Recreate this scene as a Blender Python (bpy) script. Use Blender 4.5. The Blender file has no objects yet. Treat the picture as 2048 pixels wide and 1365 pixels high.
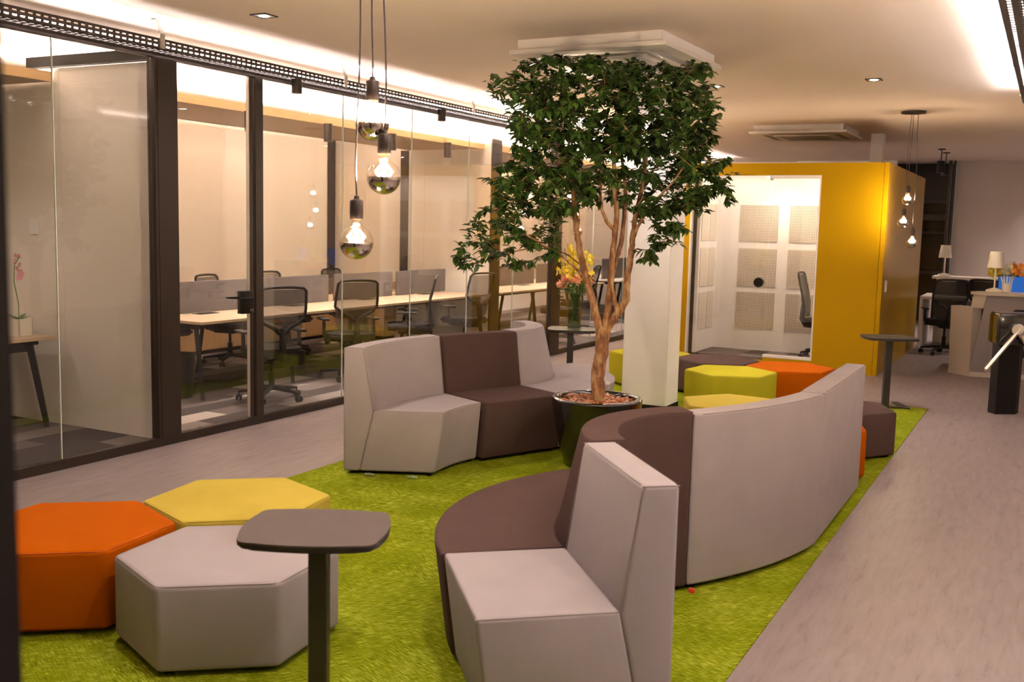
import bpy, bmesh, math, random
from mathutils import Vector, Matrix, Euler
random.seed(7)
S = bpy.context.scene
COL = S.collection
PI = math.pi
R = math.radians

# ------------------------------------------------------------------ camera
cam_d = bpy.data.cameras.new('camera'); cam = bpy.data.objects.new('camera', cam_d); COL.objects.link(cam)
S.camera = cam
cam_d.sensor_width = 36.0; cam_d.lens = 36.0 * 2045.7 / 2048.0
cam_d.clip_start = 0.05; cam_d.clip_end = 100
_p, _y, _r = R(6.485), R(27.684), R(1.394)
_f = Vector((-math.sin(_y)*math.cos(_p), math.cos(_y)*math.cos(_p), -math.sin(_p)))
_rt = Vector((math.cos(_y), math.sin(_y), 0)); _up = _rt.cross(_f)
_rt2 = math.cos(_r)*_rt + math.sin(_r)*_up; _up2 = -math.sin(_r)*_rt + math.cos(_r)*_up
_m = Matrix((_rt2, _up2, -_f)).transposed().to_4x4(); _m.translation = (0, 0, 1.70)
cam.matrix_world = _m
cam_d.dof.use_dof = True; cam_d.dof.focus_distance = 6.5; cam_d.dof.aperture_fstop = 4.0

# ------------------------------------------------------------------ world, view, render hints
w = bpy.data.worlds.new('world'); S.world = w; w.use_nodes = True
w.node_tree.nodes['Background'].inputs[0].default_value = (0.9, 0.75, 0.6, 1)
w.node_tree.nodes['Background'].inputs[1].default_value = 0.03
S.view_settings.view_transform = 'Standard'; S.view_settings.look = 'None'
S.view_settings.exposure = 2.35; S.view_settings.gamma = 1.0
S.view_settings.use_curve_mapping = False
try:
    S.cycles.max_bounces = 10; S.cycles.diffuse_bounces = 5; S.cycles.glossy_bounces = 4
    S.cycles.transparent_max_bounces = 24; S.cycles.transmission_bounces = 6
    S.cycles.sample_clamp_indirect = 4.0; S.cycles.caustics_reflective = False; S.cycles.caustics_refractive = False
    S.cycles.use_denoising = True
except Exception: pass

CEIL = 3.08
WARM = (1.0, 0.85, 0.77); COOL = (1.0, 0.90, 0.89)
DOWN_W = 26; LED_S = 43.0

# ------------------------------------------------------------------ materials
def _n(nt, t, **k):
    n = nt.nodes.new(t)
    for a, b in k.items(): setattr(n, a, b)
    return n
def mat(name, col, rough=0.5, metal=0.0, spec=0.5, coat=0.0, bump=None, mott=None, emit=None, estr=0.0, alpha=1.0, sheen=0.0):
    """bump=(scale, strength, distance)  mott=(scale, amount) colour mottling"""
    m = bpy.data.materials.new(name); m.use_nodes = True
    nt = m.node_tree; b = nt.nodes['Principled BSDF']
    b.inputs['Base Color'].default_value = (*col, 1); b.inputs['Roughness'].default_value = rough
    b.inputs['Metallic'].default_value = metal; b.inputs['Specular IOR Level'].default_value = spec
    b.inputs['Coat Weight'].default_value = coat; b.inputs['Coat Roughness'].default_value = 0.05
    b.inputs['Alpha'].default_value = alpha
    if sheen: b.inputs['Sheen Weight'].default_value = sheen
    tc = None
    if bump or mott: tc = _n(nt, 'ShaderNodeTexCoord')
    if mott:
        nz = _n(nt, 'ShaderNodeTexNoise'); nz.inputs['Scale'].default_value = mott[0]; nz.inputs['Detail'].default_value = 4
        nt.links.new(tc.outputs['Object'], nz.inputs['Vector'])
        mx = _n(nt, 'ShaderNodeMix', data_type='RGBA')
        mx.inputs[6].default_value = (*[c*(1-mott[1]) for c in col], 1); mx.inputs[7].default_value = (*[min(1, c*(1+mott[1])) for c in col], 1)
        nt.links.new(nz.outputs['Fac'], mx.inputs[0]); nt.links.new(mx.outputs[2], b.inputs['Base Color'])
    if bump:
        nz = _n(nt, 'ShaderNodeTexNoise'); nz.inputs['Scale'].default_value = bump[0]; nz.inputs['Detail'].default_value = 3
        nt.links.new(tc.outputs['Object'], nz.inputs['Vector'])
        bp = _n(nt, 'ShaderNodeBump'); bp.inputs['Strength'].default_value = bump[1]; bp.inputs['Distance'].default_value = bump[2]
        nt.links.new(nz.outputs['Fac'], bp.inputs['Height']); nt.links.new(bp.outputs['Normal'], b.inputs['Normal'])
    if emit:
        b.inputs['Emission Color'].default_value = (*emit, 1); b.inputs['Emission Strength'].default_value = estr
    return m
def emission(name, col, strength):
    m = bpy.data.materials.new(name); m.use_nodes = True; nt = m.node_tree; nt.nodes.clear()
    o = _n(nt, 'ShaderNodeOutputMaterial'); e = _n(nt, 'ShaderNodeEmission')
    e.inputs[0].default_value = (*col, 1); e.inputs[1].default_value = strength
    nt.links.new(e.outputs[0], o.inputs[0]); return m
def pane_glass(name, tint=(1, 1, 1), f0=0.05, rough=0.0, refl=1.0):
    """thin architectural glass: clear transmission plus a Fresnel mirror"""
    m = bpy.data.materials.new(name); m.use_nodes = True; nt = m.node_tree; nt.nodes.clear()
    o = _n(nt, 'ShaderNodeOutputMaterial'); t = _n(nt, 'ShaderNodeBsdfTransparent'); g = _n(nt, 'ShaderNodeBsdfGlossy')
    t.inputs[0].default_value = (*tint, 1); g.inputs['Roughness'].default_value = rough; g.inputs[0].default_value = (refl, refl, refl, 1)
    lw = _n(nt, 'ShaderNodeLayerWeight'); lw.inputs[0].default_value = 0.5
    pw = _n(nt, 'ShaderNodeMath', operation='POWER'); pw.inputs[1].default_value = 5.0
    mu = _n(nt, 'ShaderNodeMath', operation='MULTIPLY_ADD'); mu.inputs[1].default_value = 1 - f0; mu.inputs[2].default_value = f0
    mx = _n(nt, 'ShaderNodeMixShader')
    nt.links.new(lw.outputs['Facing'], pw.inputs[0]); nt.links.new(pw.outputs[0], mu.inputs[0]); nt.links.new(mu.outputs[0], mx.inputs[0])
    nt.links.new(t.outputs[0], mx.inputs[1]); nt.links.new(g.outputs[0], mx.inputs[2]); nt.links.new(mx.outputs[0], o.inputs[0])
    return m
def wood(name, c1, c2, axis='Y', rough=0.45, scale=6):
    m = mat(name, c1, rough); nt = m.node_tree; b = nt.nodes['Principled BSDF']
    tc = _n(nt, 'ShaderNodeTexCoord'); mp = _n(nt, 'ShaderNodeMapping')
    sc = {'X': (0.4, 9, 9), 'Y': (9, 0.4, 9), 'Z': (9, 9, 0.4)}[axis]; mp.inputs['Scale'].default_value = sc
    nz = _n(nt, 'ShaderNodeTexNoise'); nz.inputs['Scale'].default_value = scale; nz.inputs['Detail'].default_value = 5; nz.inputs['Distortion'].default_value = 0.6
    mx = _n(nt, 'ShaderNodeMix', data_type='RGBA'); mx.inputs[6].default_value = (*c1, 1); mx.inputs[7].default_value = (*c2, 1)
    nt.links.new(tc.outputs['Object'], mp.inputs[0]); nt.links.new(mp.outputs[0], nz.inputs['Vector']); nt.links.new(nz.outputs['Fac'], mx.inputs[0]); nt.links.new(mx.outputs[2], b.inputs['Base Color'])
    return m
def fabric(name, col, fine=0.10):
    m = mat(name, col, 0.95, spec=0.04); nt = m.node_tree; b = nt.nodes['Principled BSDF']
    tc = _n(nt, 'ShaderNodeTexCoord')
    a = _n(nt, 'ShaderNodeTexNoise'); a.inputs['Scale'].default_value = 420; a.inputs['Detail'].default_value = 2
    c = _n(nt, 'ShaderNodeTexNoise'); c.inputs['Scale'].default_value = 5; c.inputs['Detail'].default_value = 3
    for q in (a, c): nt.links.new(tc.outputs['Object'], q.inputs['Vector'])
    ad = _n(nt, 'ShaderNodeMath', operation='ADD'); nt.links.new(a.outputs['Fac'], ad.inputs[0]); nt.links.new(c.outputs['Fac'], ad.inputs[1])
    ha = _n(nt, 'ShaderNodeMath', operation='MULTIPLY'); ha.inputs[1].default_value = 0.5; nt.links.new(ad.outputs[0], ha.inputs[0])
    mx = _n(nt, 'ShaderNodeMix', data_type='RGBA'); mx.inputs[6].default_value = (*[v*(1-fine*2) for v in col], 1); mx.inputs[7].default_value = (*[min(1, v*(1+fine*2)) for v in col], 1)
    nt.links.new(ha.outputs[0], mx.inputs[0]); nt.links.new(mx.outputs[2], b.inputs['Base Color'])
    bp = _n(nt, 'ShaderNodeBump'); bp.inputs['Strength'].default_value = 0.35; bp.inputs['Distance'].default_value = 0.002
    nt.links.new(a.outputs['Fac'], bp.inputs['Height']); nt.links.new(bp.outputs['Normal'], b.inputs['Normal'])
    return m

def floor_material():
    m = mat('vinyl_planks', (0.42, 0.36, 0.34), 0.42, spec=0.4); nt = m.node_tree; b = nt.nodes['Principled BSDF']
    tc = _n(nt, 'ShaderNodeTexCoord'); mp = _n(nt, 'ShaderNodeMapping'); mp.inputs['Scale'].default_value = (9.0, 1.3, 1)
    nz = _n(nt, 'ShaderNodeTexNoise'); nz.inputs['Scale'].default_value = 2.6; nz.inputs['Detail'].default_value = 9; nz.inputs['Roughness'].default_value = 0.68; nz.inputs['Distortion'].default_value = 0.5
    cr = _n(nt, 'ShaderNodeValToRGB'); e = cr.color_ramp.elements
    e[0].position = 0.28; e[0].color = (0.150, 0.120, 0.117, 1); e[1].position = 0.62; e[1].color = (0.262, 0.222, 0.224, 1)
    k = cr.color_ramp.elements.new(0.43); k.color = (0.226, 0.188, 0.188, 1)
    br = _n(nt, 'ShaderNodeTexBrick'); br.inputs['Scale'].default_value = 1; br.inputs['Brick Width'].default_value = 1.2; br.inputs['Row Height'].default_value = 0.18
    br.inputs['Mortar Size'].default_value = 0.0009; br.inputs['Color1'].default_value = (1, 1, 1, 1); br.inputs['Color2'].default_value = (0.93, 0.92, 0.92, 1); br.inputs['Mortar'].default_value = (0.82, 0.82, 0.82, 1)
    rot = _n(nt, 'ShaderNodeMapping'); rot.inputs['Rotation'].default_value = (0, 0, PI/2)
    mx = _n(nt, 'ShaderNodeMix', data_type='RGBA', blend_type='MULTIPLY'); mx.inputs[0].default_value = 1
    L = nt.links.new
    L(tc.outputs['Object'], mp.inputs[0]); L(mp.outputs[0], nz.inputs['Vector']); L(nz.outputs['Fac'], cr.inputs[0])
    L(tc.outputs['Object'], rot.inputs[0]); L(rot.outputs[0], br.inputs['Vector'])
    L(cr.outputs[0], mx.inputs[6]); L(br.outputs['Color'], mx.inputs[7]); L(mx.outputs[2], b.inputs['Base Color'])
    return m
def office_carpet_material():
    m = mat('carpet_tiles', (0.1, 0.09, 0.085), 0.95, spec=0.1); nt = m.node_tree; b = nt.nodes['Principled BSDF']; L = nt.links.new
    tc = _n(nt, 'ShaderNodeTexCoord'); sp = _n(nt, 'ShaderNodeSeparateXYZ'); L(tc.outputs['Object'], sp.inputs[0])
    def math_(op, a=None, bb=None, v=None):
        n = _n(nt, 'ShaderNodeMath', operation=op)
        if a is not None: L(a, n.inputs[0])
        if bb is not None: L(bb, n.inputs[1])
        if v is not None: n.inputs[1].default_value = v
        return n.outputs[0]
    row = math_('FLOOR', math_('DIVIDE', sp.outputs[0], v=0.25))
    off = math_('MULTIPLY', row, v=0.37)
    ln = math_('FLOOR', math_('ADD', math_('DIVIDE', sp.outputs[1], v=1.0), off))
    cm = _n(nt, 'ShaderNodeCombineXYZ'); L(row, cm.inputs[0]); L(ln, cm.inputs[1])
    wn = _n(nt, 'ShaderNodeTexWhiteNoise'); L(cm.outputs[0], wn.inputs['Vector'])
    cr = _n(nt, 'ShaderNodeValToRGB'); cr.color_ramp.interpolation = 'CONSTANT'; e = cr.color_ramp.elements
    e[0].position = 0; e[0].color = (0.055, 0.045, 0.043, 1); e[1].position = 0.38; e[1].color = (0.12, 0.10, 0.095, 1)
    k = e.new(0.68); k.color = (0.19, 0.165, 0.155, 1); k = e.new(0.88); k.color = (0.40, 0.36, 0.33, 1)
    L(wn.outputs['Value'], cr.inputs[0]); L(cr.outputs[0], b.inputs['Base Color'])
    return m
def green_carpet_material():
    m = mat('green_carpet', (0.35, 0.45, 0.02), 0.98, spec=0.02); nt = m.node_tree; b = nt.nodes['Principled BSDF']; L = nt.links.new
    tc = _n(nt, 'ShaderNodeTexCoord'); outs = []
    for ang in (22, -50):
        r = _n(nt, 'ShaderNodeMapping'); r.inputs['Rotation'].default_value = (0, 0, R(ang)); L(tc.outputs['Object'], r.inputs[0])
        mp = _n(nt, 'ShaderNodeMapping'); mp.inputs['Scale'].default_value = (18, 230, 1); L(r.outputs[0], mp.inputs[0])
        nz = _n(nt, 'ShaderNodeTexNoise'); nz.inputs['Scale'].default_value = 1; nz.inputs['Detail'].default_value = 2; L(mp.outputs[0], nz.inputs['Vector'])
        outs.append(nz.outputs['Fac'])
    br = _n(nt, 'ShaderNodeTexBrick'); br.inputs['Brick Width'].default_value = 1.0; br.inputs['Row Height'].default_value = 0.25; br.inputs['Scale'].default_value = 1; br.inputs['Mortar Size'].default_value = 0
    br.inputs['Color1'].default_value = (0, 0, 0, 1); br.inputs['Color2'].default_value = (1, 1, 1, 1)
    ro = _n(nt, 'ShaderNodeMapping'); ro.inputs['Rotation'].default_value = (0, 0, R(90)); L(tc.outputs['Object'], ro.inputs[0]); L(ro.outputs[0], br.inputs['Vector'])
    mx = _n(nt, 'ShaderNodeMix', data_type='FLOAT'); L(br.outputs['Color'], mx.inputs[0]); L(outs[0], mx.inputs[2]); L(outs[1], mx.inputs[3])
    lg = _n(nt, 'ShaderNodeTexNoise'); lg.inputs['Scale'].default_value = 3.0; L(tc.outputs['Object'], lg.inputs['Vector'])
    ad = _n(nt, 'ShaderNodeMath', operation='MULTIPLY_ADD'); ad.inputs[1].default_value = 0.22; L(lg.outputs['Fac'], ad.inputs[0]); L(mx.outputs[0], ad.inputs[2])
    cr = _n(nt, 'ShaderNodeValToRGB'); e = cr.color_ramp.elements
    e[0].position = 0.46; e[0].color = (0.072, 0.100, 0.002, 1); e[1].position = 0.80; e[1].color = (0.39, 0.45, 0.060, 1)
    k = e.new(0.62); k.color = (0.165, 0.205, 0.004, 1)
    L(ad.outputs[0], cr.inputs[0]); L(cr.outputs[0], b.inputs['Base Color'])
    bp = _n(nt, 'ShaderNodeBump'); bp.inputs['Strength'].default_value = 0.5; bp.inputs['Distance'].default_value = 0.004; L(mx.outputs[0], bp.inputs['Height']); L(bp.outputs['Normal'], b.inputs['Normal'])
    return m
def perforated_material(name, base, hole, pu, pv, ua, radius):
    """dotted acoustic panel; u along axis ua (0=x,1=y), v = z. pu=None gives horizontal slots"""
    m = mat(name, base, 0.6); nt = m.node_tree; b = nt.nodes['Principled BSDF']; L = nt.links.new
    tc = _n(nt, 'ShaderNodeTexCoord'); sp = _n(nt, 'ShaderNodeSeparateXYZ'); L(tc.outputs['Object'], sp.inputs[0])
    def fr(src, p):
        d = _n(nt, 'ShaderNodeMath', operation='DIVIDE'); L(src, d.inputs[0]); d.inputs[1].default_value = p
        f = _n(nt, 'ShaderNodeMath', operation='FRACT'); L(d.outputs[0], f.inputs[0])
        s = _n(nt, 'ShaderNodeMath', operation='SUBTRACT'); L(f.outputs[0], s.inputs[0]); s.inputs[1].default_value = 0.5
        q = _n(nt, 'ShaderNodeMath', operation='POWER'); L(s.outputs[0], q.inputs[0]); q.inputs[1].default_value = 2
        return q.outputs[0]
    v = fr(sp.outputs[2], pv)
    if pu:
        a = _n(nt, 'ShaderNodeMath', operation='ADD'); L(v, a.inputs[0]); L(fr(sp.outputs[ua], pu), a.inputs[1]); v = a.outputs[0]
    lt = _n(nt, 'ShaderNodeMath', operation='LESS_THAN'); L(v, lt.inputs[0]); lt.inputs[1].default_value = radius*radius
    mx = _n(nt, 'ShaderNodeMix', data_type='RGBA'); mx.inputs[6].default_value = (*base, 1); mx.inputs[7].default_value = (*hole, 1)
    L(lt.outputs[0], mx.inputs[0]); L(mx.outputs[2], b.inputs['Base Color'])
    return m
def bark_material():
    m = mat('tree_bark', (0.2, 0.1, 0.05), 0.75); nt = m.node_tree; b = nt.nodes['Principled BSDF']; L = nt.links.new
    tc = _n(nt, 'ShaderNodeTexCoord'); mp = _n(nt, 'ShaderNodeMapping'); mp.inputs['Scale'].default_value = (1, 1, 0.35); L(tc.outputs['Object'], mp.inputs[0])
    nz = _n(nt, 'ShaderNodeTexNoise'); nz.inputs['Scale'].default_value = 28; nz.inputs['Detail'].default_value = 6; L(mp.outputs[0], nz.inputs['Vector'])
    cr = _n(nt, 'ShaderNodeValToRGB'); e = cr.color_ramp.elements
    e[0].position = 0.36; e[0].color = (0.13, 0.05, 0.022, 1); e[1].position = 0.66; e[1].color = (0.46, 0.30, 0.15, 1); k = e.new(0.5); k.color = (0.27, 0.125, 0.052, 1)
    L(nz.outputs['Fac'], cr.inputs[0]); L(cr.outputs[0], b.inputs['Base Color'])
    bp = _n(nt, 'ShaderNodeBump'); bp.inputs['Strength'].default_value = 0.6; bp.inputs['Distance'].default_value = 0.01; L(nz.outputs['Fac'], bp.inputs['Height']); L(bp.outputs['Normal'], b.inputs['Normal'])
    return m
def leaf_material(name, dark, light):
    m = mat(name, dark, 0.38, spec=0.5); nt = m.node_tree; b = nt.nodes['Principled BSDF']; L = nt.links.new
    gi = _n(nt, 'ShaderNodeNewGeometry')
    mx = _n(nt, 'ShaderNodeMix', data_type='RGBA'); mx.inputs[6].default_value = (*dark, 1); mx.inputs[7].default_value = (*light, 1)
    L(gi.outputs['Random Per Island'], mx.inputs[0]); L(mx.outputs[2], b.inputs['Base Color'])
    return m

M = {}
M['floor'] = floor_material(); M['carpet'] = office_carpet_material(); M['green'] = green_carpet_material()
M['ceiling'] = mat('ceiling_paint', (0.78, 0.67, 0.59), 0.9, spec=0.1)
M['cream'] = mat('cream_wall', (0.80, 0.76, 0.71), 0.6, spec=0.3, mott=(1.5, 0.02))
M['white'] = mat('white_paint', (0.86, 0.85, 0.86), 0.6, spec=0.3)
M['greywall'] = mat('grey_wall', (0.46, 0.41, 0.39), 0.35, spec=0.4)
M['darkwall'] = mat('dark_glossy_wall', (0.012, 0.008, 0.007), 0.18, spec=0.5)
M['frame'] = mat('bronze_frame', (0.030, 0.020, 0.016), 0.38, metal=0.3)
M['blackm'] = mat('black_metal', (0.005, 0.004, 0.004), 0.5, spec=0.22)
M['tray'] = mat('tray_metal', (0.06, 0.045, 0.04), 0.4, metal=0.5)
M['glass'] = pane_glass('partition_glass', (0.97, 0.98, 0.97), 0.05)
M['boothglass'] = pane_glass('booth_glass', (0.97, 0.97, 0.96), 0.055)
M['edge'] = mat('glass_edge', (0.75, 0.85, 0.80), 0.2)
M['bulb'] = pane_glass('bulb_glass', (1.0, 0.97, 0.92), 0.12)
M['vase'] = pane_glass('vase_glass', (0.86, 0.92, 0.88), 0.16)
M['water'] = pane_glass('vase_water', (0.72, 0.85, 0.62), 0.04)
M['mirror'] = mat('mirrored_glass', (0.75, 0.70, 0.64), 0.06, metal=1.0)
M['gold'] = mat('brass_collar', (0.75, 0.48, 0.16), 0.3, metal=1.0)
M['filament'] = emission('filament', (1.0, 0.74, 0.46), 120)
M['led'] = emission('led_strip', COOL, LED_S); M['ledoff'] = emission('led_strip_room', (1.0, 0.85, 0.74), 36)
M['leddim'] = emission('led_strip_dim', (1.0, 0.85, 0.74), 6)
M['spotface'] = emission('spot_face', (1.0, 0.9, 0.78), 9)
M['lgrey'] = fabric('light_grey_fabric', (0.325, 0.296, 0.312)); M['brown'] = fabric('brown_fabric', (0.078, 0.049, 0.045))
M['yellowf'] = fabric('yellow_fabric', (0.48, 0.385, 0.065)); M['limef'] = fabric('lime_fabric', (0.40, 0.37, 0.022)); M['orangef'] = fabric('orange_fabric', (0.37, 0.078, 0.001))
M['seamg'] = mat('grey_seam', (0.20, 0.165, 0.16), 0.9); M['seamb'] = mat('brown_seam', (0.05, 0.03, 0.028), 0.9)
M['seamy'] = mat('yellow_seam', (0.40, 0.32, 0.03), 0.9); M['seamo'] = mat('orange_seam', (0.42, 0.07, 0.003), 0.9)
M['yellow'] = mat('yellow_laminate', (0.42, 0.250, 0.001), 0.55, spec=0.1)
M['yellowgloss'] = mat('yellow_gloss_panel', (0.40, 0.235, 0.004), 0.33, spec=0.35, coat=0.0)
M['perf'] = perforated_material('perforated_panel', (0.74, 0.67, 0.58), (0.06, 0.045, 0.035), 0.021, 0.021, 0, 0.30)
M['slot'] = perforated_material('slotted_panel', (0.76, 0.72, 0.66), (0.50, 0.44, 0.37), None, 0.021, 0, 0.12)
M['oak'] = wood('oak_veneer', (0.56, 0.35, 0.16), (0.74, 0.50, 0.26), 'Y'); M['oakdesk'] = wood('desk_top_wood', (0.46, 0.335, 0.215), (0.56, 0.435, 0.30), 'Y')
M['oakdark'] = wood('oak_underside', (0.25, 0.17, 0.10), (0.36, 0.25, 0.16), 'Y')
M['cabinet'] = wood('cabinet_wood', (0.55, 0.34, 0.15), (0.70, 0.47, 0.24), 'Z')
M['screen'] = fabric('desk_screen_fabric', (0.125, 0.108, 0.102), 0.05)
M['tabletop'] = mat('linoleum_top', (0.085, 0.068, 0.064), 0.6, spec=0.15, mott=(9, 0.12)); M['tableblack'] = mat('black_table_edge', (0.018, 0.014, 0.013), 0.35)
M['tabletopb'] = mat('black_linoleum_top', (0.030, 0.025, 0.018), 0.6, spec=0.1)
M['pot'] = mat('glossy_black_pot', (0.006, 0.005, 0.004), 0.10, coat=0.6); M['chips'] = leaf_material('bark_chips', (0.15, 0.045, 0.015), (0.50, 0.20, 0.08)); 
M['soil'] = mat('soil', (0.05, 0.025, 0.015), 0.95)
M['bark'] = bark_material(); M['leaf'] = leaf_material('tree_leaf', (0.016, 0.042, 0.008), (0.060, 0.125, 0.020)); M['leafl'] = leaf_material('bouquet_leaf', (0.02, 0.07, 0.012), (0.09, 0.22, 0.03))
M['stem'] = mat('green_stem', (0.10, 0.22, 0.03), 0.5)
M['orchidy'] = leaf_material('yellow_petal', (0.80, 0.62, 0.01), (0.92, 0.80, 0.10)); M['pinkp'] = leaf_material('pink_petal', (0.85, 0.28, 0.14), (0.95, 0.50, 0.34)); M['orchidp'] = mat('orchid_petal', (0.75, 0.30, 0.38), 0.5)
M['orangep'] = leaf_material('orange_petal', (0.70, 0.25, 0.03), (0.85, 0.40, 0.08)); M['whitep'] = leaf_material('white_petal', (0.75, 0.80, 0.50), (0.95, 0.92, 0.82))
M['acwhite'] = mat('air_conditioner_plastic', (0.66, 0.62, 0.58), 0.4); M['acdark'] = mat('air_grille', (0.24, 0.215, 0.20), 0.5)
M['chairblack'] = mat('chair_plastic', (0.010, 0.008, 0.008), 0.6, spec=0.3); M['chairfab'] = fabric('chair_seat_fabric', (0.020, 0.017, 0.017), 0.1)
M['mesh'] = mat('chair_mesh', (0.085, 0.070, 0.066), 0.8, alpha=0.72); M['meshblack'] = mat('chair_mesh_black', (0.02, 0.017, 0.017), 0.8, alpha=0.9)
M['chrome'] = mat('chrome', (0.80, 0.77, 0.72), 0.14, metal=1.0); M['steel'] = mat('galvanised_steel', (0.62, 0.60, 0.56), 0.3, metal=0.9)
M['counter'] = mat('white_laminate', (0.56, 0.50, 0.44), 0.4); M['lampwhite'] = mat('lamp_white', (0.82, 0.80, 0.76), 0.5)
M['monitor'] = emission('monitor_picture', (0.20, 0.42, 1.0), 0.22); M['monitorb'] = emission('monitor_blue', (0.03, 0.12, 0.42), 0.20)
M['plastic'] = mat('bin_plastic', (0.02, 0.018, 0.017), 0.4); M['red'] = mat('red_tag', (0.75, 0.05, 0.04), 0.6); M['cream2'] = mat('cream_ceramic', (0.78, 0.74, 0.68), 0.35)
M['bracket'] = mat('clip_metal', (0.45, 0.55, 0.36), 0.3, metal=0.6)

# ------------------------------------------------------------------ mesh helpers
def BM(): return bmesh.new()
def box(bm, x0, x1, y0, y1, z0, z1, mtx=None):
    vs = [bm.verts.new(v) for v in ((x0,y0,z0),(x1,y0,z0),(x1,y1,z0),(x0,y1,z0),(x0,y0,z1),(x1,y0,z1),(x1,y1,z1),(x0,y1,z1))]
    for f in ((3,2,1,0),(4,5,6,7),(0,1,5,4),(1,2,6,5),(2,3,7,6),(3,0,4,7)): bm.faces.new([vs[i] for i in f])
    if mtx is not None: bmesh.ops.transform(bm, matrix=mtx, verts=vs)
    return vs
def rbox(bm, x0, x1, y0, y1, z0, z1, r=0.01, seg=3, mtx=None):
    b2 = BM(); box(b2, x0, x1, y0, y1, z0, z1); bmesh.ops.bevel(b2, geom=b2.edges[:], offset=r, segments=seg, profile=0.5, affect='EDGES')
    merge(bm, b2, mtx)
def merge(dst, src, mtx=None):
    mp = {}
    for v in src.verts:
        co = v.co.copy()
        if mtx is not None: co = mtx @ co
        mp[v] = dst.verts.new(co)
    for f in src.faces:
        try: dst.faces.new([mp[v] for v in f.verts])
        except ValueError: pass
    src.free()
def frame_axes(d):
    d = d.normalized(); a = Vector((0, 0, 1)) if abs(d.z) < 0.95 else Vector((1, 0, 0))
    u = a.cross(d).normalized(); return u, d.cross(u)
def cyl(bm, p0, p1, r0, r1=None, n=16, caps=True):
    p0 = Vector(p0); p1 = Vector(p1); r1 = r0 if r1 is None else r1
    u, v = frame_axes(p1 - p0)
    A = [bm.verts.new(p0 + u*math.cos(2*PI*i/n)*r0 + v*math.sin(2*PI*i/n)*r0) for i in range(n)]
    B = [bm.verts.new(p1 + u*math.cos(2*PI*i/n)*r1 + v*math.sin(2*PI*i/n)*r1) for i in range(n)]
    for i in range(n): bm.faces.new([A[i], A[(i+1) % n], B[(i+1) % n], B[i]])
    if caps: bm.faces.new(A[::-1]); bm.faces.new(B)
def tube(bm, pts, rads, n=8, caps=True, closed=False):
    pts = [Vector(p) for p in pts]
    if not hasattr(rads, '__len__'): rads = [rads]*len(pts)
    rings = []; u = None
    N = len(pts)
    for i, p in enumerate(pts):
        a = pts[(i-1) % N] if (closed or i > 0) else p; b = pts[(i+1) % N] if (closed or i < N-1) else p
        d = (b - a)
        if d.length < 1e-9: d = Vector((0, 0, 1))
        d.normalize()
        if u is None: u, v = frame_axes(d)
        else:
            u = (u - d*u.dot(d))
            if u.length < 1e-6: u, v = frame_axes(d)
            u.normalize(); v = d.cross(u)
        rings.append([bm.verts.new(p + (u*math.cos(2*PI*k/n) + v*math.sin(2*PI*k/n))*rads[i]) for k in range(n)])
    last = N if closed else N-1
    for i in range(last):
        A, B = rings[i], rings[(i+1) % N]
        for k in range(n): bm.faces.new([A[k], A[(k+1) % n], B[(k+1) % n], B[k]])
    if caps and not closed: bm.faces.new(rings[0][::-1]); bm.faces.new(rings[-1])
def lathe(bm, prof, n=32, c=(0, 0, 0), cap0=False, cap1=False):
    c = Vector(c); rings = []
    for r, z in prof: rings.append([bm.verts.new(c + Vector((r*math.cos(2*PI*i/n), r*math.sin(2*PI*i/n), z))) for i in range(n)])
    for A, B in zip(rings, rings[1:]):
        for i in range(n): bm.faces.new([A[i], A[(i+1) % n], B[(i+1) % n], B[i]])
    if cap0: bm.faces.new(rings[0][::-1])
    if cap1: bm.faces.new(rings[-1])
def prism(bm, poly, z0, z1):
    A = [bm.verts.new((x, y, z0)) for x, y in poly]; B = [bm.verts.new((x, y, z1)) for x, y in poly]; n = len(poly)
    bm.faces.new(A[::-1]); bm.faces.new(B)
    for i in range(n): bm.faces.new([A[i], A[(i+1) % n], B[(i+1) % n], B[i]])
def sphere(bm, c, r, nu=16, nv=10, sz=1.0):
    prof = [(max(1e-4, r*math.sin(PI*k/nv)), -r*sz*math.cos(PI*k/nv)) for k in range(nv+1)]
    lathe(bm, prof, nu, c)
def finish(bm, angle=35, smooth=True):
    bmesh.ops.remove_doubles(bm, verts=bm.verts[:], dist=1e-5)
    bmesh.ops.recalc_face_normals(bm, faces=bm.faces[:])
    for f in bm.faces: f.smooth = smooth
    if smooth:
        for e in bm.edges:
            if len(e.link_faces) == 2 and e.calc_face_angle(0) > R(angle): e.smooth = False
def obj(name, bm, m, parent=None, label=None, angle=35, clean=True, smooth=True):
    if clean: finish(bm, angle, smooth)
    me = bpy.data.meshes.new(name); bm.to_mesh(me); bm.free()
    mats = m if isinstance(m, (list, tuple)) else [m]
    for q in mats: me.materials.append(q)
    o = bpy.data.objects.new(name, me); COL.objects.link(o)
    if parent is not None: o.parent = parent
    if label: o['label'] = label
    return o
def thing(name, label, cat, loc=(0, 0, 0), rotz=0, group=None):
    o = bpy.data.objects.new(name, None); COL.objects.link(o); o.location = loc; o.rotation_euler = (0, 0, rotz)
    o.empty_display_size = 0.1; o['label'] = label; o['category'] = cat
    if group: o['group'] = group
    return o
def tag(o, label, cat, group=None, kind=None):
    o['label'] = label; o['category'] = cat
    if group: o['group'] = group
    if kind: o['kind'] = kind
    return o
def struct(name, bm, m, parent=None, smooth=False):
    o = obj(name, bm, m, parent, smooth=smooth)
    if parent is None: o['kind'] = 'structure'
    return o
KIDS = {}
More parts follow.
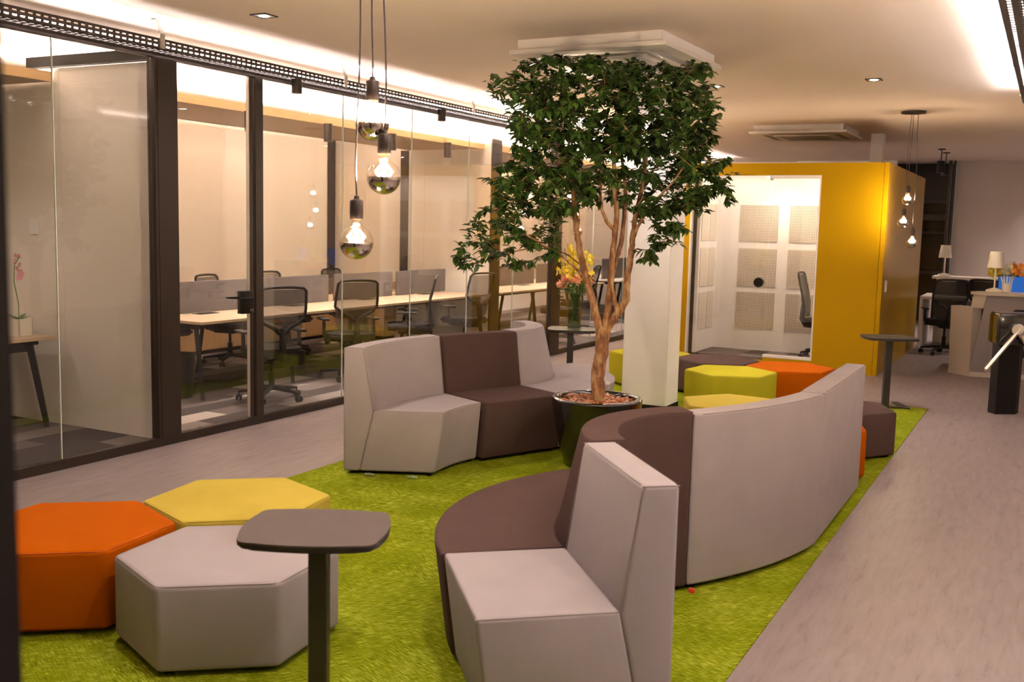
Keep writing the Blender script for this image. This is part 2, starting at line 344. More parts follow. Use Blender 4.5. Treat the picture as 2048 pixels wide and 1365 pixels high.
def dup(root, loc, rotz, label, group=None, skip=()):
    r = root.copy(); COL.objects.link(r); r.location = loc; r.rotation_euler = (0, 0, rotz); r['label'] = label
    if group: r['group'] = group
    kids = [o for o in list(COL.objects) if o.parent == root]
    for ch in kids:
        if ch.name.split('.')[0] in skip: continue
        c = ch.copy(); COL.objects.link(c); c.parent = r
        for g in [o for o in list(COL.objects) if o.parent == ch]:
            d = g.copy(); COL.objects.link(d); d.parent = c
    return r
def lamp(name, kind, loc, energy, col, parent=None, **k):
    d = bpy.data.lights.new(name, kind); d.energy = energy; d.color = col
    for a, b in k.items(): setattr(d, a, b)
    o = bpy.data.objects.new(name, d); COL.objects.link(o); o.location = loc
    if parent is not None: o.parent = parent
    return o

# ================================================================== SETTING
GX = -5.777
b = BM(); box(b, GX, 4.2, -2.6, 22, -0.1, 0.0); struct('floor', b, M['floor'])
b = BM(); box(b, -9.7, GX, -2.6, 22, -0.1, 0.0); o = struct('floor_offices', b, M['carpet'])
b = BM(); box(b, -9.7, 4.2, -2.6, 22, CEIL, CEIL+0.1); struct('ceiling', b, M['ceiling'])
b = BM(); box(b, -9.8, -9.6, -2.6, 22, 0, CEIL); struct('wall_left', b, M['cream'])
b = BM(); box(b, 4.1, 4.2, -2.6, 22, 0, CEIL); struct('wall_right', b, M['cream'])
b = BM(); box(b, -9.6, 4.1, -2.6, -2.5, 0, CEIL); struct('wall_rear', b, M['greywall'])
b = BM(); box(b, -1.70, 4.1, 20.9, 21.0, 0, CEIL); struct('wall_back', b, M['greywall'])
b = BM(); box(b, -4.6, -1.82, 21.6, 21.7, 0, CEIL); struct('wall_back_recess', b, M['darkwall'])
b = BM(); box(b, -9.6, -4.6, 20.9, 21.0, 0, CEIL); struct('wall_back_offices', b, M['cream'])
b = BM(); box(b, -4.6, -2.74, 20.7, 20.8, 2.55, CEIL); struct('wall_back_bulkhead', b, M['white'])
b = BM(); box(b, -1.83, -1.78, 20.75, 20.88, 0, CEIL); box(b, -1.755, -1.71, 20.8, 20.88, 0, CEIL); struct('trim_1', b, M['frame'])
for i, (z0, z1) in enumerate(((0.95, 1.0), (1.72, 1.76), (1.98, 2.10), (2.30, 2.36))):
    b = BM(); box(b, -3.5, -1.84, 21.3, 21.5, z0, z1); struct('trim_%d' % (20+i), b, M['frame'])
# structural column
b = BM(); box(b, -3.515, -3.075, 8.945, 9.30, 0.055, CEIL); bmesh.ops.bevel(b, geom=[e for e in b.edges if abs(e.verts[0].co.z-e.verts[1].co.z) > 1], offset=0.012, segments=2, affect='EDGES'); struct('wall_column', b, M['white'], smooth=True)
b = BM(); box(b, -3.52, -3.07, 8.94, 9.305, 0, 0.06); struct('baseboard_column', b, M['blackm'])
# dividing walls of the offices (panelled)
def panel_wall(name, y0, y1, x0, x1, h, seams):
    b = BM(); xs = [x0] + seams + [x1]
    for a, c in zip(xs, xs[1:]): box(b, a+0.0015, c-0.0015, y0, y1, 0, h)
    box(b, x0+0.01, x1-0.01, y0+0.006, y1-0.006, 0, h-0.002); return struct(name, b, M['cream'])
panel_wall('wall_divider_near', 5.56, 5.64, -9.6, -5.84, 2.83, [-8.1, -6.97])
panel_wall('wall_divider_far', 12.45, 12.70, -9.6, -6.92, 2.88, [-9.0, -8.0])
b = BM(); box(b, -9.6, -7.2, 12.47, 12.69, 2.882, CEIL); struct('wall_divider_far_top', b, M['cream'])
b = BM(); box(b, -6.915, -6.895, 12.44, 12.71, 0, 2.86); struct('trim_2', b, M['frame'])
b = BM(); box(b, -7.3, -5.9, 5.52, 5.60, 2.84, 2.92); struct('trim_3', b, M['blackm'])
b = BM(); box(b, -8.40, -8.27, 12.43, 12.448, 0.84, 2.72); struct('trim_4', b, M['frame'])
b = BM(); box(b, -9.6, -9.56, 12.28, 12.42, 0.84, 2.9); struct('trim_5', b, M['frame'])
# glass partition: base rail, head beam and posts
b = BM(); box(b, GX-0.03, GX+0.03, 2.2, 20.9, 0, 0.065); struct('trim_6', b, M['frame'])
b = BM(); box(b, GX-0.03, GX+0.03, 2.2, 20.9, 2.825, 2.885); struct('trim_7', b, M['frame'])
b = BM(); box(b, GX-0.04, GX+0.035, 5.375, 5.59, 0.065, 2.825); box(b, GX+0.035, GX+0.04, 5.40, 5.57, 0.065, 2.82); struct('trim_8', b, M['frame'])
b = BM(); box(b, GX-0.035, GX+0.03, 12.02, 12.30, 0.065, 2.825); struct('trim_9', b, M['frame'])
b = BM(); box(b, GX-0.035, GX+0.03, 16.9, 17.0, 0.065, 2.825); struct('trim_10', b, M['frame'])
b = BM(); box(b, GX-0.04, GX+0.03, 6.428, 6.515, 0.065, 2.825); struct('trim_11', b, M['frame'])
n = 0
for a, c in ((2.2, 4.553), (4.559, 5.372), (6.518, 7.61), (7.616, 8.74), (8.746, 9.88), (9.886, 10.98), (10.986, 12.018), (12.304, 13.40), (13.406, 14.6), (14.606, 15.75), (15.756, 16.89), (17.01, 18.9), (18.906, 20.88)):
    n += 1; b = BM(); box(b, GX-0.005, GX+0.005, a, c, 0.066, 2.824)
    g = struct('window_%d' % n, b, M['glass'])
    if c not in (5.372, 12.018, 16.89, 20.88):
        e = BM(); box(e, GX-0.006, GX+0.006, c, c+0.005, 0.066, 2.824); struct('silicone_joint', e, M['edge'], g)
# office glass door
door = bpy.data.objects.new('door_1', None); COL.objects.link(door); door['kind'] = 'structure'; door.location = (GX, 6.0, 0)
b = BM(); box(b, -0.012, 0.012, -0.40, 0.37, 0.075, 2.815); obj('glass_leaf', b, M['glass'], door, smooth=False)
b = BM(); box(b, -0.02, 0.02, 0.37, 0.405, 0.07, 2.82); obj('door_stile', b, M['frame'], door, smooth=False)
b = BM(); box(b, -0.014, 0.014, 0.366, 0.372, 0.07, 2.82); obj('door_edge_strip', b, M['steel'], door, smooth=False)
b = BM(); rbox(b, -0.03, 0.03, 0.27, 0.405, 0.93, 1.115, 0.004, 2); hd = obj('lock_case', b, M['blackm'], door)
b = BM()
for s in (1, -1):
    cyl(b, (s*0.03, 0.33, 1.055), (s*0.075, 0.33, 1.055), 0.012); tube(b, [(s*0.07, 0.335, 1.055), (s*0.072, 0.28, 1.057), (s*0.07, 0.19, 1.062)], [0.012, 0.011, 0.008], 10)
obj('door_handle', b, M['blackm'], hd)
b = BM(); cyl(b, (0.03, 0.35, 0.96), (0.045, 0.35, 0.96), 0.010); box(b, 0.044, 0.062, 0.347, 0.353, 0.945, 0.975); obj('lock_key', b, M['chrome'], hd)

# door post the camera stands behind
t = thing('door_post', 'dark door post running floor to ceiling at the left foreground', 'post', (0, 0, 0))
b = BM(); box(b, -1.30, -0.778, 0.30, 0.567, 0, CEIL-0.001); obj('post_casing', b, M['blackm'], t, smooth=False)
POST = t

# green carpet
b = BM(); box(b, -4.357, -0.978, 0.6, 10.67, 0.0, 0.006); tag(obj('green_carpet', b, M['green'], smooth=False), 'lime green carpet laid on the grey vinyl floor under the lounge seats', 'carpet')

# ================================================================== cable trays with LED strips
def slotted_strip(bm, y0, y1, f, pitch=0.05, slot=0.030, holes=((0.2, 0.42), (0.62, 0.84))):
    """strip along y, cross coordinate t 0..1 mapped by f(t)->(x,z); slots punched through"""
    ts = sorted({0.0, 1.0} | {t for h in holes for t in h}); N = int((y1-y0)/pitch)
    prev = None
    for i in range(N):
        for k, yy in enumerate((y0+i*pitch, y0+i*pitch+slot)):
            yn = yy + (slot if k == 0 else pitch-slot)
            for a, c in zip(ts, ts[1:]):
                if k == 0 and any(abs(a-h[0]) < 1e-6 for h in holes): continue
                (xa, za), (xc, zc) = f(a), f(c)
                bm.faces.new([bm.verts.new(v) for v in ((xa, yy, za), (xc, yy, zc), (xc, yn, zc), (xa, yn, za))])
def make_tray(label, x_in, x_out, y0, y1, zb, zt, led_x, led_dir, brackets, pitch=0.055, slot=0.028, bottom_holes=((0.12, 0.24), (0.42, 0.54)), led_z=None):
    t = thing('cable_tray', label, 'cable tray', (0, 0, 0))
    b = BM()
    slotted_strip(b, y0, y1, lambda q: (x_out, zb+(zt-zb)*q), 0.055, 0.030, ((0.16, 0.32), (0.62, 0.78)))
    slotted_strip(b, y0, y1, lambda q: (x_in+(x_out-x_in)*q, zb), pitch, slot, bottom_holes)
    slotted_strip(b, y0, y1, lambda q: (x_in, zb+(zt-zb)*q), 0.055, 0.034, ((0.14, 0.34), (0.60, 0.80)))
    for x in (x_in, x_out): box(b, x-0.004, x+0.004, y0, y1, zt-0.004, zt+0.002)
    obj('tray_channel', b, M['tray'], t, clean=True, smooth=False)
    for k, lx in enumerate(led_x):
        b = BM(); box(b, lx-0.010, lx+0.010, y0+0.05, y1-0.05, (led_z or zb+0.022)-0.003, (led_z or zb+0.022)+0.004); obj('led_strip', b, M['led'], t, smooth=False)
        b = BM(); box(b, lx-0.014, lx+0.014, y0+0.05, y1-0.05, zb+0.002, (led_z or zb+0.022)-0.004); obj('led_blocker', b, M['steel'], t, smooth=False)  # opaque bar added below each strip to block its light through the bottom slots
    for yb in brackets:
        b = BM(); xo = x_out; s = 1 if x_out > x_in else -1
        tube(b, [(xo+s*0.006, yb, zb), (xo+s*0.006, yb, zt+0.035), (xo-s*0.03, yb, CEIL-0.015), (xo-s*0.09, yb, CEIL-0.008)], [0.004]*4, 4)
        for q in ((xo+s*0.006, zb, zt+0.035), ): box(b, xo+s*0.004-0.003, xo+s*0.004+0.005, yb-0.022, yb+0.022, q[1], q[2])
        prism_pts = [(xo+s*0.006, zt+0.03), (xo-s*0.03, CEIL-0.012), (xo-s*0.10, CEIL-0.006)]
        for (xa, za), (xc, zc) in zip(prism_pts, prism_pts[1:]):
            v = [b.verts.new(p) for p in ((xa, yb-0.022, za), (xa, yb+0.022, za), (xc, yb+0.022, zc), (xc, yb-0.022, zc))]; b.faces.new(v)
            v = [b.verts.new(p) for p in ((xa-0.003, yb-0.022, za-0.003), (xa-0.003, yb+0.022, za-0.003), (xc, yb+0.022, zc-0.003), (xc, yb-0.022, zc-0.003))]; b.faces.new(v)
        obj('bracket', b, M['steel'], t, smooth=False)
    return t
tray_l = make_tray('long dark slotted cable tray with white LEDs above the glass partition', GX+0.02, GX+0.14, 2.2, 19.5, 2.868, 2.935, [GX+0.112], 1, [5.35, 7.46, 9.72, 11.9, 14.0, 16.1, 18.2])
tray_r = make_tray('wide dark slotted cable tray with bright LEDs at the upper right', 0.12, -0.355, 0.5, 10.75, 2.93, 2.99, [-0.26, -0.12, 0.02], -1, [6.0, 8.4, 10.2], pitch=0.075, slot=0.04, bottom_holes=tuple((0.05+0.118*k, 0.092+0.118*k) for k in range(8)), led_z=2.965)
def make_spot(name, label, loc, group=None, stem=0.0, face=True, power=0, size=0.045, h=0.115, m='frame'):
    t = thing(name, label, 'spotlight', loc, 0, group)
    b = BM(); lathe(b, [(size*0.86, 0.012), (size, 0.0), (size, h), (0.0005, h)], 24); obj('spot_body', b, M[m], t)
    b = BM(); lathe(b, [(0.0005, 0.012), (size*0.84, 0.012)], 24); obj('spot_lens', b, M['spotface'], t)
    if stem:
        b = BM(); cyl(b, (0, 0, h), (0, 0, stem), 0.008); obj('spot_stem', b, M[m], t)
        b = BM(); cyl(b, (0, 0, stem-0.015), (0, 0, stem), 0.06, n=24); obj('ceiling_base', b, M[m], t)
    if power:
        l = lamp('spot_light', 'SPOT', (0, 0, 0.005), power, WARM, t, spot_size=R(85), spot_blend=0.6, shadow_soft_size=0.03)
    return t
for y, d in ((6.85, 'above the glass door frame'), (9.14, 'nearer the middle of the partition'), (11.45, 'behind the tree crown')):
    make_spot('spotlight', 'black cylinder spotlight fixed to the cable tray, ' + d, (GX+0.10, y, 2.745), 'spotlights on the left cable tray', power=5)

# ================================================================== wooden soffits with cove light
def soffit(label, y0, y1, x0=-8.24, x1=-7.02, lm='ledoff'):
    t = thing('wooden_soffit', label, 'soffit', (0, 0, 0))
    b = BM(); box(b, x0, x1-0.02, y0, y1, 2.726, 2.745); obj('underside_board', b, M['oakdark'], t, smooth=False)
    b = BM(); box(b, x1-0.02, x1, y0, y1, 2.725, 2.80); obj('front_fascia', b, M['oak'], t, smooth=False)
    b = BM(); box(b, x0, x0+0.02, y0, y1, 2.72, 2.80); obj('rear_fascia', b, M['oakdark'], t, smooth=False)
    b = BM(); box(b, x1-0.20, x1-0.06, y0+0.05, y1-0.05, 2.75, 2.762); obj('cove_led_strip', b, M[lm], t, smooth=False)
    b = BM(); box(b, x0+0.04, x0+0.10, y0+0.05, y1-0.05, 2.75, 2.762); obj('cove_led_strip', b, M[lm], t, smooth=False)  # unseen rear strip added to brighten the back wall and ceiling
    for yy in (y0+0.6, (y0+y1)/2, y1-0.6):
        for xx in (x0+0.2, x1-0.3): b = BM(); cyl(b, (xx, yy, 2.74), (xx, yy, CEIL), 0.005, n=6); obj('hanger_rod', b, M['steel'], t, smooth=False)
    return t
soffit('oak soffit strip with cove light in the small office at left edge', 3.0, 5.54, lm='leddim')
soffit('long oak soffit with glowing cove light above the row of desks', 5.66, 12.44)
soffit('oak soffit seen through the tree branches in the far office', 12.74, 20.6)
sp = [(7.72, 'beside the door post'), (8.94, 'over the second desk screen'), (10.15, 'half hidden behind the hanging bulbs'), (11.4, 'farthest of the row')]
for y, d in sp: make_spot('spotlight', 'black cylinder spotlight under the oak soffit, ' + d, (-6.98, y, 2.54), 'spotlights along the oak soffit', stem=0, size=0.048, h=0.19, power=42)
for y in (4.4, 14.0, 16.0, 18.0): lamp('soffit_light', 'SPOT', (-7.4, y, 2.70), 5 if y < 5 else 45, WARM, None, spot_size=R(120), spot_blend=0.7, shadow_soft_size=0.05)

# ================================================================== ceiling downlights
def downlight(label, x, y, power, group='square recessed downlights'):
    t = thing('recessed_downlight', label, 'ceiling light', (x, y, CEIL), 0, group)
    b = BM(); s = 0.068
    for a in range(4):
        m = Matrix.Rotation(a*PI/2, 4, 'Z'); box(b, -s, s, s-0.010, s, -0.006, 0.0, m)
    obj('light_frame', b, M['blackm'], t, smooth=False)
    b = BM(); box(b, -s+0.01, s-0.01, -s+0.01, s-0.01, -0.0045, -0.001); obj('light_bowl', b, M['steel'], t, smooth=False)
    b = BM(); lathe(b, [(0.0005, -0.006), (0.035, -0.006)], 20); obj('light_face', b, M['spotface'], t, smooth=False)
    lamp('downlight_lamp', 'SPOT', (0, 0, -0.02), power, WARM, t, spot_size=R(125), spot_blend=0.9, shadow_soft_size=0.045)
    return t
downlight('square recessed downlight in the ceiling left of the hanging bulbs', -4.887, 5.553, DOWN_W)
downlight('square recessed downlight just right of the tree crown', -3.005, 9.843, DOWN_W)
downlight('square recessed downlight in the middle of the right ceiling', -1.545, 9.837, DOWN_W)
downlight('added downlight unseen behind the tree crown, brightening the column', -3.3, 8.5, 17)  # hidden downlight added to brighten the column
for x, y in ((-3.5, 3.1), (-1.5, 2.9), (0.9, 2.0), (1.6, 3.5), (1.7, 6.5), (0.6, 15.5), (0.9, 18.5), (0.5, 19.9)):  # unseen downlights added to brighten the lounge and reception
    downlight('added unseen square downlight, brightening the lounge and reception', x, y, DOWN_W*(1.9 if y > 15 else 1.8 if y == 2.0 else 1))

# ================================================================== air conditioners
def air_conditioner(label, cx, cy, rz=0):
    t = thing('ceiling_air_conditioner', label, 'air conditioner', (cx, cy, CEIL), rz, 'ceiling cassette air conditioners')
    b = BM(); box(b, -0.575, 0.575, -0.575, 0.575, -0.075, 0); obj('housing', b, M['acwhite'], t, smooth=False)
    b = BM(); rbox(b, -0.625, 0.625, -0.625, 0.625, -0.113, -0.076, 0.006, 2); obj('face_panel', b, M['acwhite'], t)
    b = BM(); s = 0.44
    for a in range(4):
        m = Matrix.Rotation(a*PI/2, 4, 'Z'); box(b, -0.38, 0.38, 0.43, 0.50, -0.1145, -0.113, m)
    obj('air_outlet', b, M['acdark'], t, smooth=False)
    b = BM(); rbox(b, -0.36, 0.36, -0.36, 0.36, -0.126, -0.1135, 0.005, 2); gr = obj('intake_grille', b, M['acwhite'], t)
    b = BM()
    for k in range(16): box(b, -0.30, 0.30, -0.30+k*0.04, -0.29+k*0.04, -0.1275, -0.1262)
    obj('grille_slats', b, M['acdark'], gr, smooth=False)
    return t
air_conditioner('white square air conditioner on the ceiling above the tree', -3.09, 7.55, R(-1.5))
air_conditioner('white square air conditioner above the yellow booth', -3.05, 14.2, 0)

# ================================================================== pendant bulbs
def pendant(label, cx, cy, bulbs, power=14, group='three bulb pendant clusters'):
    t = thing('pendant_light', label, 'pendant lamp', (cx, cy, CEIL), 0, group)
    b = BM(); cyl(b, (0, 0, -0.022), (0, 0, 0), 0.135, n=32); obj('ceiling_canopy', b, M['frame'], t)
    for i, (x, y, z) in enumerate(bulbs):
        px, py, pz = x-cx, y-cy, z-CEIL; top = pz+0.172
        b = BM(); c0 = Vector((px*0.75, py*0.75, -0.02)); ps = []
        for k in range(13):
            f = k/12; ps.append((c0.x+(px-c0.x)*min(1, f*1.15)+0.006*math.sin(f*7+i*2), c0.y+(py-c0.y)*min(1, f*1.15), c0.z+(top-c0.z)*f))
        ps[-1] = (px, py, top); tube(b, ps, 0.0032, 6); obj('cord', b, M['frame'], t)
        b = BM(); lathe(b, [(0.0005, top), (0.009, top-0.003), (0.011, top-0.014), (0.0225, top-0.018), (0.0245, top-0.022), (0.0245, top-0.086), (0.0230, top-0.089), (0.0005, top-0.089)], 24, (px, py, 0)); obj('lamp_holder', b, M['frame'], t)
        b = BM(); rb = 0.0625; zc = pz
        prof = []
        for k in range(0, 9): a = PI/2*k/8; prof.append((rb*math.cos(a), rb*math.sin(a)))
        neck = [(rb*math.cos(R(a)), zc+rb*math.sin(R(a))) for a in (0, 12, 24, 36, 48, 60)] + [(0.0205, zc+0.066), (0.018, zc+0.074), (0.018, zc+0.088)]
        lathe(b, neck, 32, (px, py, 0)); bl = obj('bulb', b, M['bulb'], t, angle=70)
        b = BM(); lathe(b, [(0.0005, zc-rb*0.999)]+[(rb*math.cos(R(a)), zc+rb*math.sin(R(a))) for a in range(-84, -1, 7)]+[(rb*1.001, zc)], 32, (px, py, 0)); obj('mirrored_cap', b, M['mirror'], bl, 'silvered lower half of the bulb')
        b = BM(); lathe(b, [(0.0195, zc+0.080), (0.0195, zc+0.0835)], 24, (px, py, 0)); obj('brass_collar', b, M['gold'], bl)
        b = BM()
        for k in range(6):
            a = 2*PI*k/6; tube(b, [(px+0.010*math.cos(a), py+0.010*math.sin(a), zc+0.048), (px+0.034*math.cos(a), py+0.034*math.sin(a), zc+0.020), (px+0.020*math.cos(a), py+0.020*math.sin(a), zc+0.001)], 0.0030, 6)
        sphere(b, (px, py, zc+0.022), 0.010, 12, 8, 1.2)
        obj('filament', b, M['filament'], bl)  # strands spread beyond a real filament to imitate glare inside the globe
        b = BM(); cyl(b, (px, py, zc+0.045), (px, py, zc+0.082), 0.006, n=8); obj('glass_stem', b, M['bulb'], bl)
        lamp('bulb_light', 'POINT', (px, py, zc+0.02), power, (1.0, 0.77, 0.54), t, shadow_soft_size=0.02)
    return t
pendant('cluster of three large glowing globe bulbs on black cords in the left foreground', -2.24, 3.12, [(-2.257, 3.150, 2.058), (-2.190, 3.133, 1.862), (-2.268, 3.072, 1.622)], 40)
pendant('added unseen cluster of three globe bulbs over the walkway, lighting the lounge', 1.3, 5.2, [(1.25, 5.2, 2.06), (1.35, 5.2, 1.84), (1.30, 5.12, 1.62)], 22)  # unseen bulb cluster added to light the lounge from the walkway side
pendant('cluster of three globe bulbs hanging before the side of the yellow booth', -1.509, 12.492, [(-1.515, 12.50, 2.088), (-1.548, 12.52, 1.830), (-1.440, 12.52, 1.605)], 3.2)
pendant('cluster of three globe bulbs glimpsed through the tree branches', -5.42, 11.95, [(-5.485, 11.944, 2.06), (-5.412, 11.954, 1.838), (-5.368, 11.951, 1.637)], 22)

# ================================================================== pouf stools
def hexa(rad, rot=0): return [(rad*math.cos(rot+PI/3*k), rad*math.sin(rot+PI/3*k)) for k in range(6)]
def make_pouf(label, m, seam, loc, rot, group, Rr=0.445, h=0.35):
    t = thing('hexagonal_pouf', label, 'pouf', (loc[0], loc[1], 0.006), R(rot), group)
    b = BM(); poly = hexa(Rr)
    prism(b, poly, 0.018, h); bmesh.ops.bevel(b, geom=b.edges[:], offset=0.022, segments=4, profile=0.5, affect='EDGES')
    # gentle dome on the top face
    top = [f for f in b.faces if f.calc_center_median().z > h-1e-4 and abs(f.normal.z) > 0.9]
    r = bmesh.ops.inset_region(b, faces=top, thickness=0.10); r2 = bmesh.ops.inset_region(b, faces=top, thickness=0.12)
    for v in {v for f in top for v in f.verts}: v.co.z += 0.006
    cus = obj('cushion_block', b, m, t)
    b = BM(); e = Rr-0.0065*1.15; k = h-0.0065
    pts = []
    for i in range(6):
        p, q, nx = Vector(hexa(e)[i-1]), Vector(hexa(e)[i]), Vector(hexa(e)[(i+1) % 6]); d1 = (p-q).normalized(); d2 = (nx-q).normalized()
        for s in range(5):
            f = s/4; a = q+d1*0.028; c = q+d2*0.028; pts.append(((a*(1-f)**2+q*2*f*(1-f)+c*f*f).x, (a*(1-f)**2+q*2*f*(1-f)+c*f*f).y, k))
    tube(b, pts, 0.0024, 6, closed=True); obj('piping', b, seam, cus)
    for i in (0, 2, 4):
        x, y = hexa(Rr-0.07)[i]; b = BM(); cyl(b, (x, y, 0.0), (x, y, 0.02), 0.022, n=12); obj('foot', b, M['blackm'], t)
    return t
G1 = 'hexagonal poufs near the camera'; G2 = 'hexagonal poufs by the yellow booth'
make_pouf('light grey hexagonal pouf, frontmost at lower left', M['lgrey'], M['seamg'], (-2.865, 3.035), 37.5, G1)
make_pouf('yellow hexagonal pouf behind the grey and orange ones at lower left', M['yellowf'], M['seamy'], (-3.405, 3.675), 40, G1)
make_pouf('orange hexagonal pouf cut by the dark post at lower left', M['orangef'], M['seamo'], (-3.70, 2.95), 38, G1)
make_pouf('yellow-green hexagonal pouf between the orange and brown ones by the booth', M['limef'], M['seamy'], (-2.665, 9.63), 23, G2)
make_pouf('rust orange hexagonal pouf in front of the yellow booth', M['orangef'], M['seamo'], (-2.245, 10.30), 22, G2)
make_pouf('brown hexagonal pouf directly before the booth glass, beside the column', M['brown'], M['seamb'], (-3.04, 10.41), 22, G2)
make_pouf('lime pouf half hidden behind the white column', M['limef'], M['seamy'], (-3.817, 10.519), 22, G2)
make_pouf('yellow pouf whose top shows just over the curved grey sofa back', M['yellowf'], M['seamy'], (-2.12, 7.85), 54, G2)
make_pouf('brown hexagonal pouf at the carpet edge right of the sofa end', M['brown'], M['seamb'], (-1.400, 8.19), -6, G2, h=0.35)
make_pouf('orange pouf of which only a sliver shows past the sofa end', M['orangef'], M['seamo'], (-1.475, 7.36), -12, G2)

# ================================================================== modular sofas
def curve_pts(a, c, sag, n=20):
    """arc-like curve from a to c bulging sideways by sag (left of a->c)"""
    a = Vector(a); c = Vector(c); d = c-a; nrm = Vector((-d.y, d.x)).normalized()
    return [a+d*(i/n)+nrm*(sag*4*(i/n)*(1-i/n)) for i in range(n+1)]
def arc_pts(cx, cy, r, a0, a1, n=28):
    return [Vector((cx+r*math.cos(R(a0+(a1-a0)*i/n)), cy+r*math.sin(R(a0+(a1-a0)*i/n)))) for i in range(n+1)]
def loft(curves_z, bev=0.016):
    """curves_z: closed section list of (curve, z); returns bevelled bmesh"""
    b = BM(); n = len(curves_z[0][0]); rows = []
    for cv, z in curves_z: rows.append([b.verts.new((p.x, p.y, z)) for p in cv])
    Mn = len(rows)
    for j in range(Mn):
        A, B = rows[j], rows[(j+1) % Mn]
        for i in range(n-1): b.faces.new([A[i], A[i+1], B[i+1], B[i]])
    b.faces.new([r[0] for r in rows][::-1]); b.faces.new([r[-1] for r in rows])
    bmesh.ops.recalc_face_normals(b, faces=b.faces[:])
    es = [e for e in b.edges if len(e.link_faces) == 2 and e.calc_face_angle(0) > R(25)]
    bmesh.ops.bevel(b, geom=es, offset=bev, segments=3, profile=0.5, affect='EDGES', clamp_overlap=True)
    return b
def seam_line(par, ptsz, m, r=0.0018):
    b = BM(); tube(b, ptsz, r, 6); obj('piping', b, m, par)
def sofa_module(name, label, m, seam, origin, Bo, Bt, Sm, Sf, Sb, Bi, H=0.86, SH=0.44, group=None):
    """curves in world plan; Bo outer back, Bt inner top, Sm seat/back seam, Sf seat front top, Sb seat front bottom, Bi bottom seam"""
    o2 = Vector(origin); F = lambda cv: [p-o2 for p in cv]
    t = thing(name, label, 'sofa', (origin[0], origin[1], 0.006), 0, group); z0 = 0.022
    back = obj('backrest', loft([(F(Bo), z0), (F(Bo), H), (F(Bt), H), (F(Sm), SH-0.01), (F(Bi), z0)]), m, t)
    seat = obj('seat', loft([(F(Sm), SH), (F(Sf), SH), (F(Sb), z0), (F(Bi), z0)]), m, t)
    e = 0.0045
    def off(cv, other, d): return [p+(q-p).normalized()*d for p, q in zip(cv, other)]
    for cv, oth, z, par in ((Bo, Bt, H-e, back), (Bt, Bo, H-e, back), (Sf, Sm, SH-e, seat)):
        c2 = off(F(cv), F(oth), e); k = c2[1:-1]
        seam_line(par, [(p.x, p.y, z) for p in k], seam)
    for idx in (0, -1):
        i1 = 1 if idx == 0 else -2; sh = (F(Bo)[i1]-F(Bo)[idx]).normalized()*e
        P = lambda cv, z: ((F(cv)[idx]+sh).x, (F(cv)[idx]+sh).y, z)
        seam_line(back, [P(Bo, H-e)[:2]+(H-e,), P(Bt, H-e)], seam)
        seam_line(back, [P(Bt, H-0.02), P(Sm, SH)], seam)
        seam_line(seat, [P(Sm, SH-e), P(Sf, SH-e)], seam)
    allb = F(Bo)+F(Sb)
    for q, w_ in ((F(Bo)[1], F(Sb)[1]), (F(Bo)[-2], F(Sb)[-2])):
        for f in (0.08, 0.92):
            p = q+(w_-q)*f; b = BM(); cyl(b, (p.x, p.y, 0), (p.x, p.y, 0.024), 0.018, n=10); obj('foot', b, M['blackm'], t)
    return t
V = Vector
def quad_module(name, label, m, seam, sL, sR, side_dir_L, side_dir_R, sag, sagf, depth=0.52, group=None, H=0.86, back=0.19, wtop=0.13):
    """sL,sR seat/back seam ends; side dirs (deg) point from back to seat front"""
    dl = V((math.cos(R(side_dir_L)), math.sin(R(side_dir_L)))); dr = V((math.cos(R(side_dir_R)), math.sin(R(side_dir_R))))
    sL = V(sL); sR = V(sR)
    Sm = curve_pts(sL, sR, sag); Bo = curve_pts(sL-dl*back, sR-dr*back, sag*1.4 if sag else 0); Bt = curve_pts(sL-dl*(back-wtop), sR-dr*(back-wtop), sag*1.2)
    Sf = curve_pts(sL+dl*depth, sR+dr*depth, sagf); Sb = curve_pts(sL+dl*(depth-0.055), sR+dr*(depth-0.055), sagf); Bi = curve_pts(sL-dl*0.09, sR-dr*0.09, sag*1.1)
    return sofa_module(name, label, m, seam, ((sL+sR)/2)[:], Bo, Bt, Sm, Sf, Sb, Bi, H=H, group=group)
def arc_module(name, label, m, seam, c, a0, a1, rb, rt, rs, rf, group=None, H=0.86):
    A = lambda r: arc_pts(c[0], c[1], r, a0, a1)
    return sofa_module(name, label, m, seam, c, A(rb), A(rt), A(rs), A(rf), A(rf-0.055), A(rs-0.09), H=H, group=group)
GL = 'modules of the sofa left of the tree'; GR = 'modules of the sofa right of the tree'
A_ = quad_module('sofa_module', 'light grey concave sofa module at the near end left of the tree', M['lgrey'], M['seamg'], (-3.94, 5.535), (-3.93, 6.43), 26, -24.5, 0.055, 0.03, depth=0.475, group=GL, back=0.20)
B_ = quad_module('sofa_module', 'dark brown sofa module between the two light grey ones by the planter', M['brown'], M['seamb'], (-3.925, 6.445), (-3.640, 7.100), -24, -24, 0.0, 0.0, group=GL)
C_ = arc_module('sofa_module', 'light grey round-fronted sofa module behind the tree trunk', M['lgrey'], M['seamg'], (-4.355, 7.413), -23.2, 67, 0.52, 0.675, 0.775, 1.29, group=GL)
D_ = quad_module('sofa_module', 'light grey straight sofa module nearest the camera', M['lgrey'], M['seamg'], (-1.17, 3.045), (-1.61, 3.565), 220, 220, 0.0, 0.0, depth=0.485, group=GR)
E_ = arc_module('sofa_module', 'brown round-fronted sofa module beside the nearest grey one', M['brown'], M['seamb'], (-1.047, 4.114), 223.2, 132.5, 0.535, 0.69, 0.785, 1.285, group=GR)
F_ = quad_module('sofa_module', 'light grey curved sofa back with a red tag below, seen from behind', M['lgrey'], M['seamg'], (-1.545, 4.665), (-1.215, 5.525), 132, 180, -0.045, -0.03, depth=0.475, group=GR, back=0.20, H=0.845)
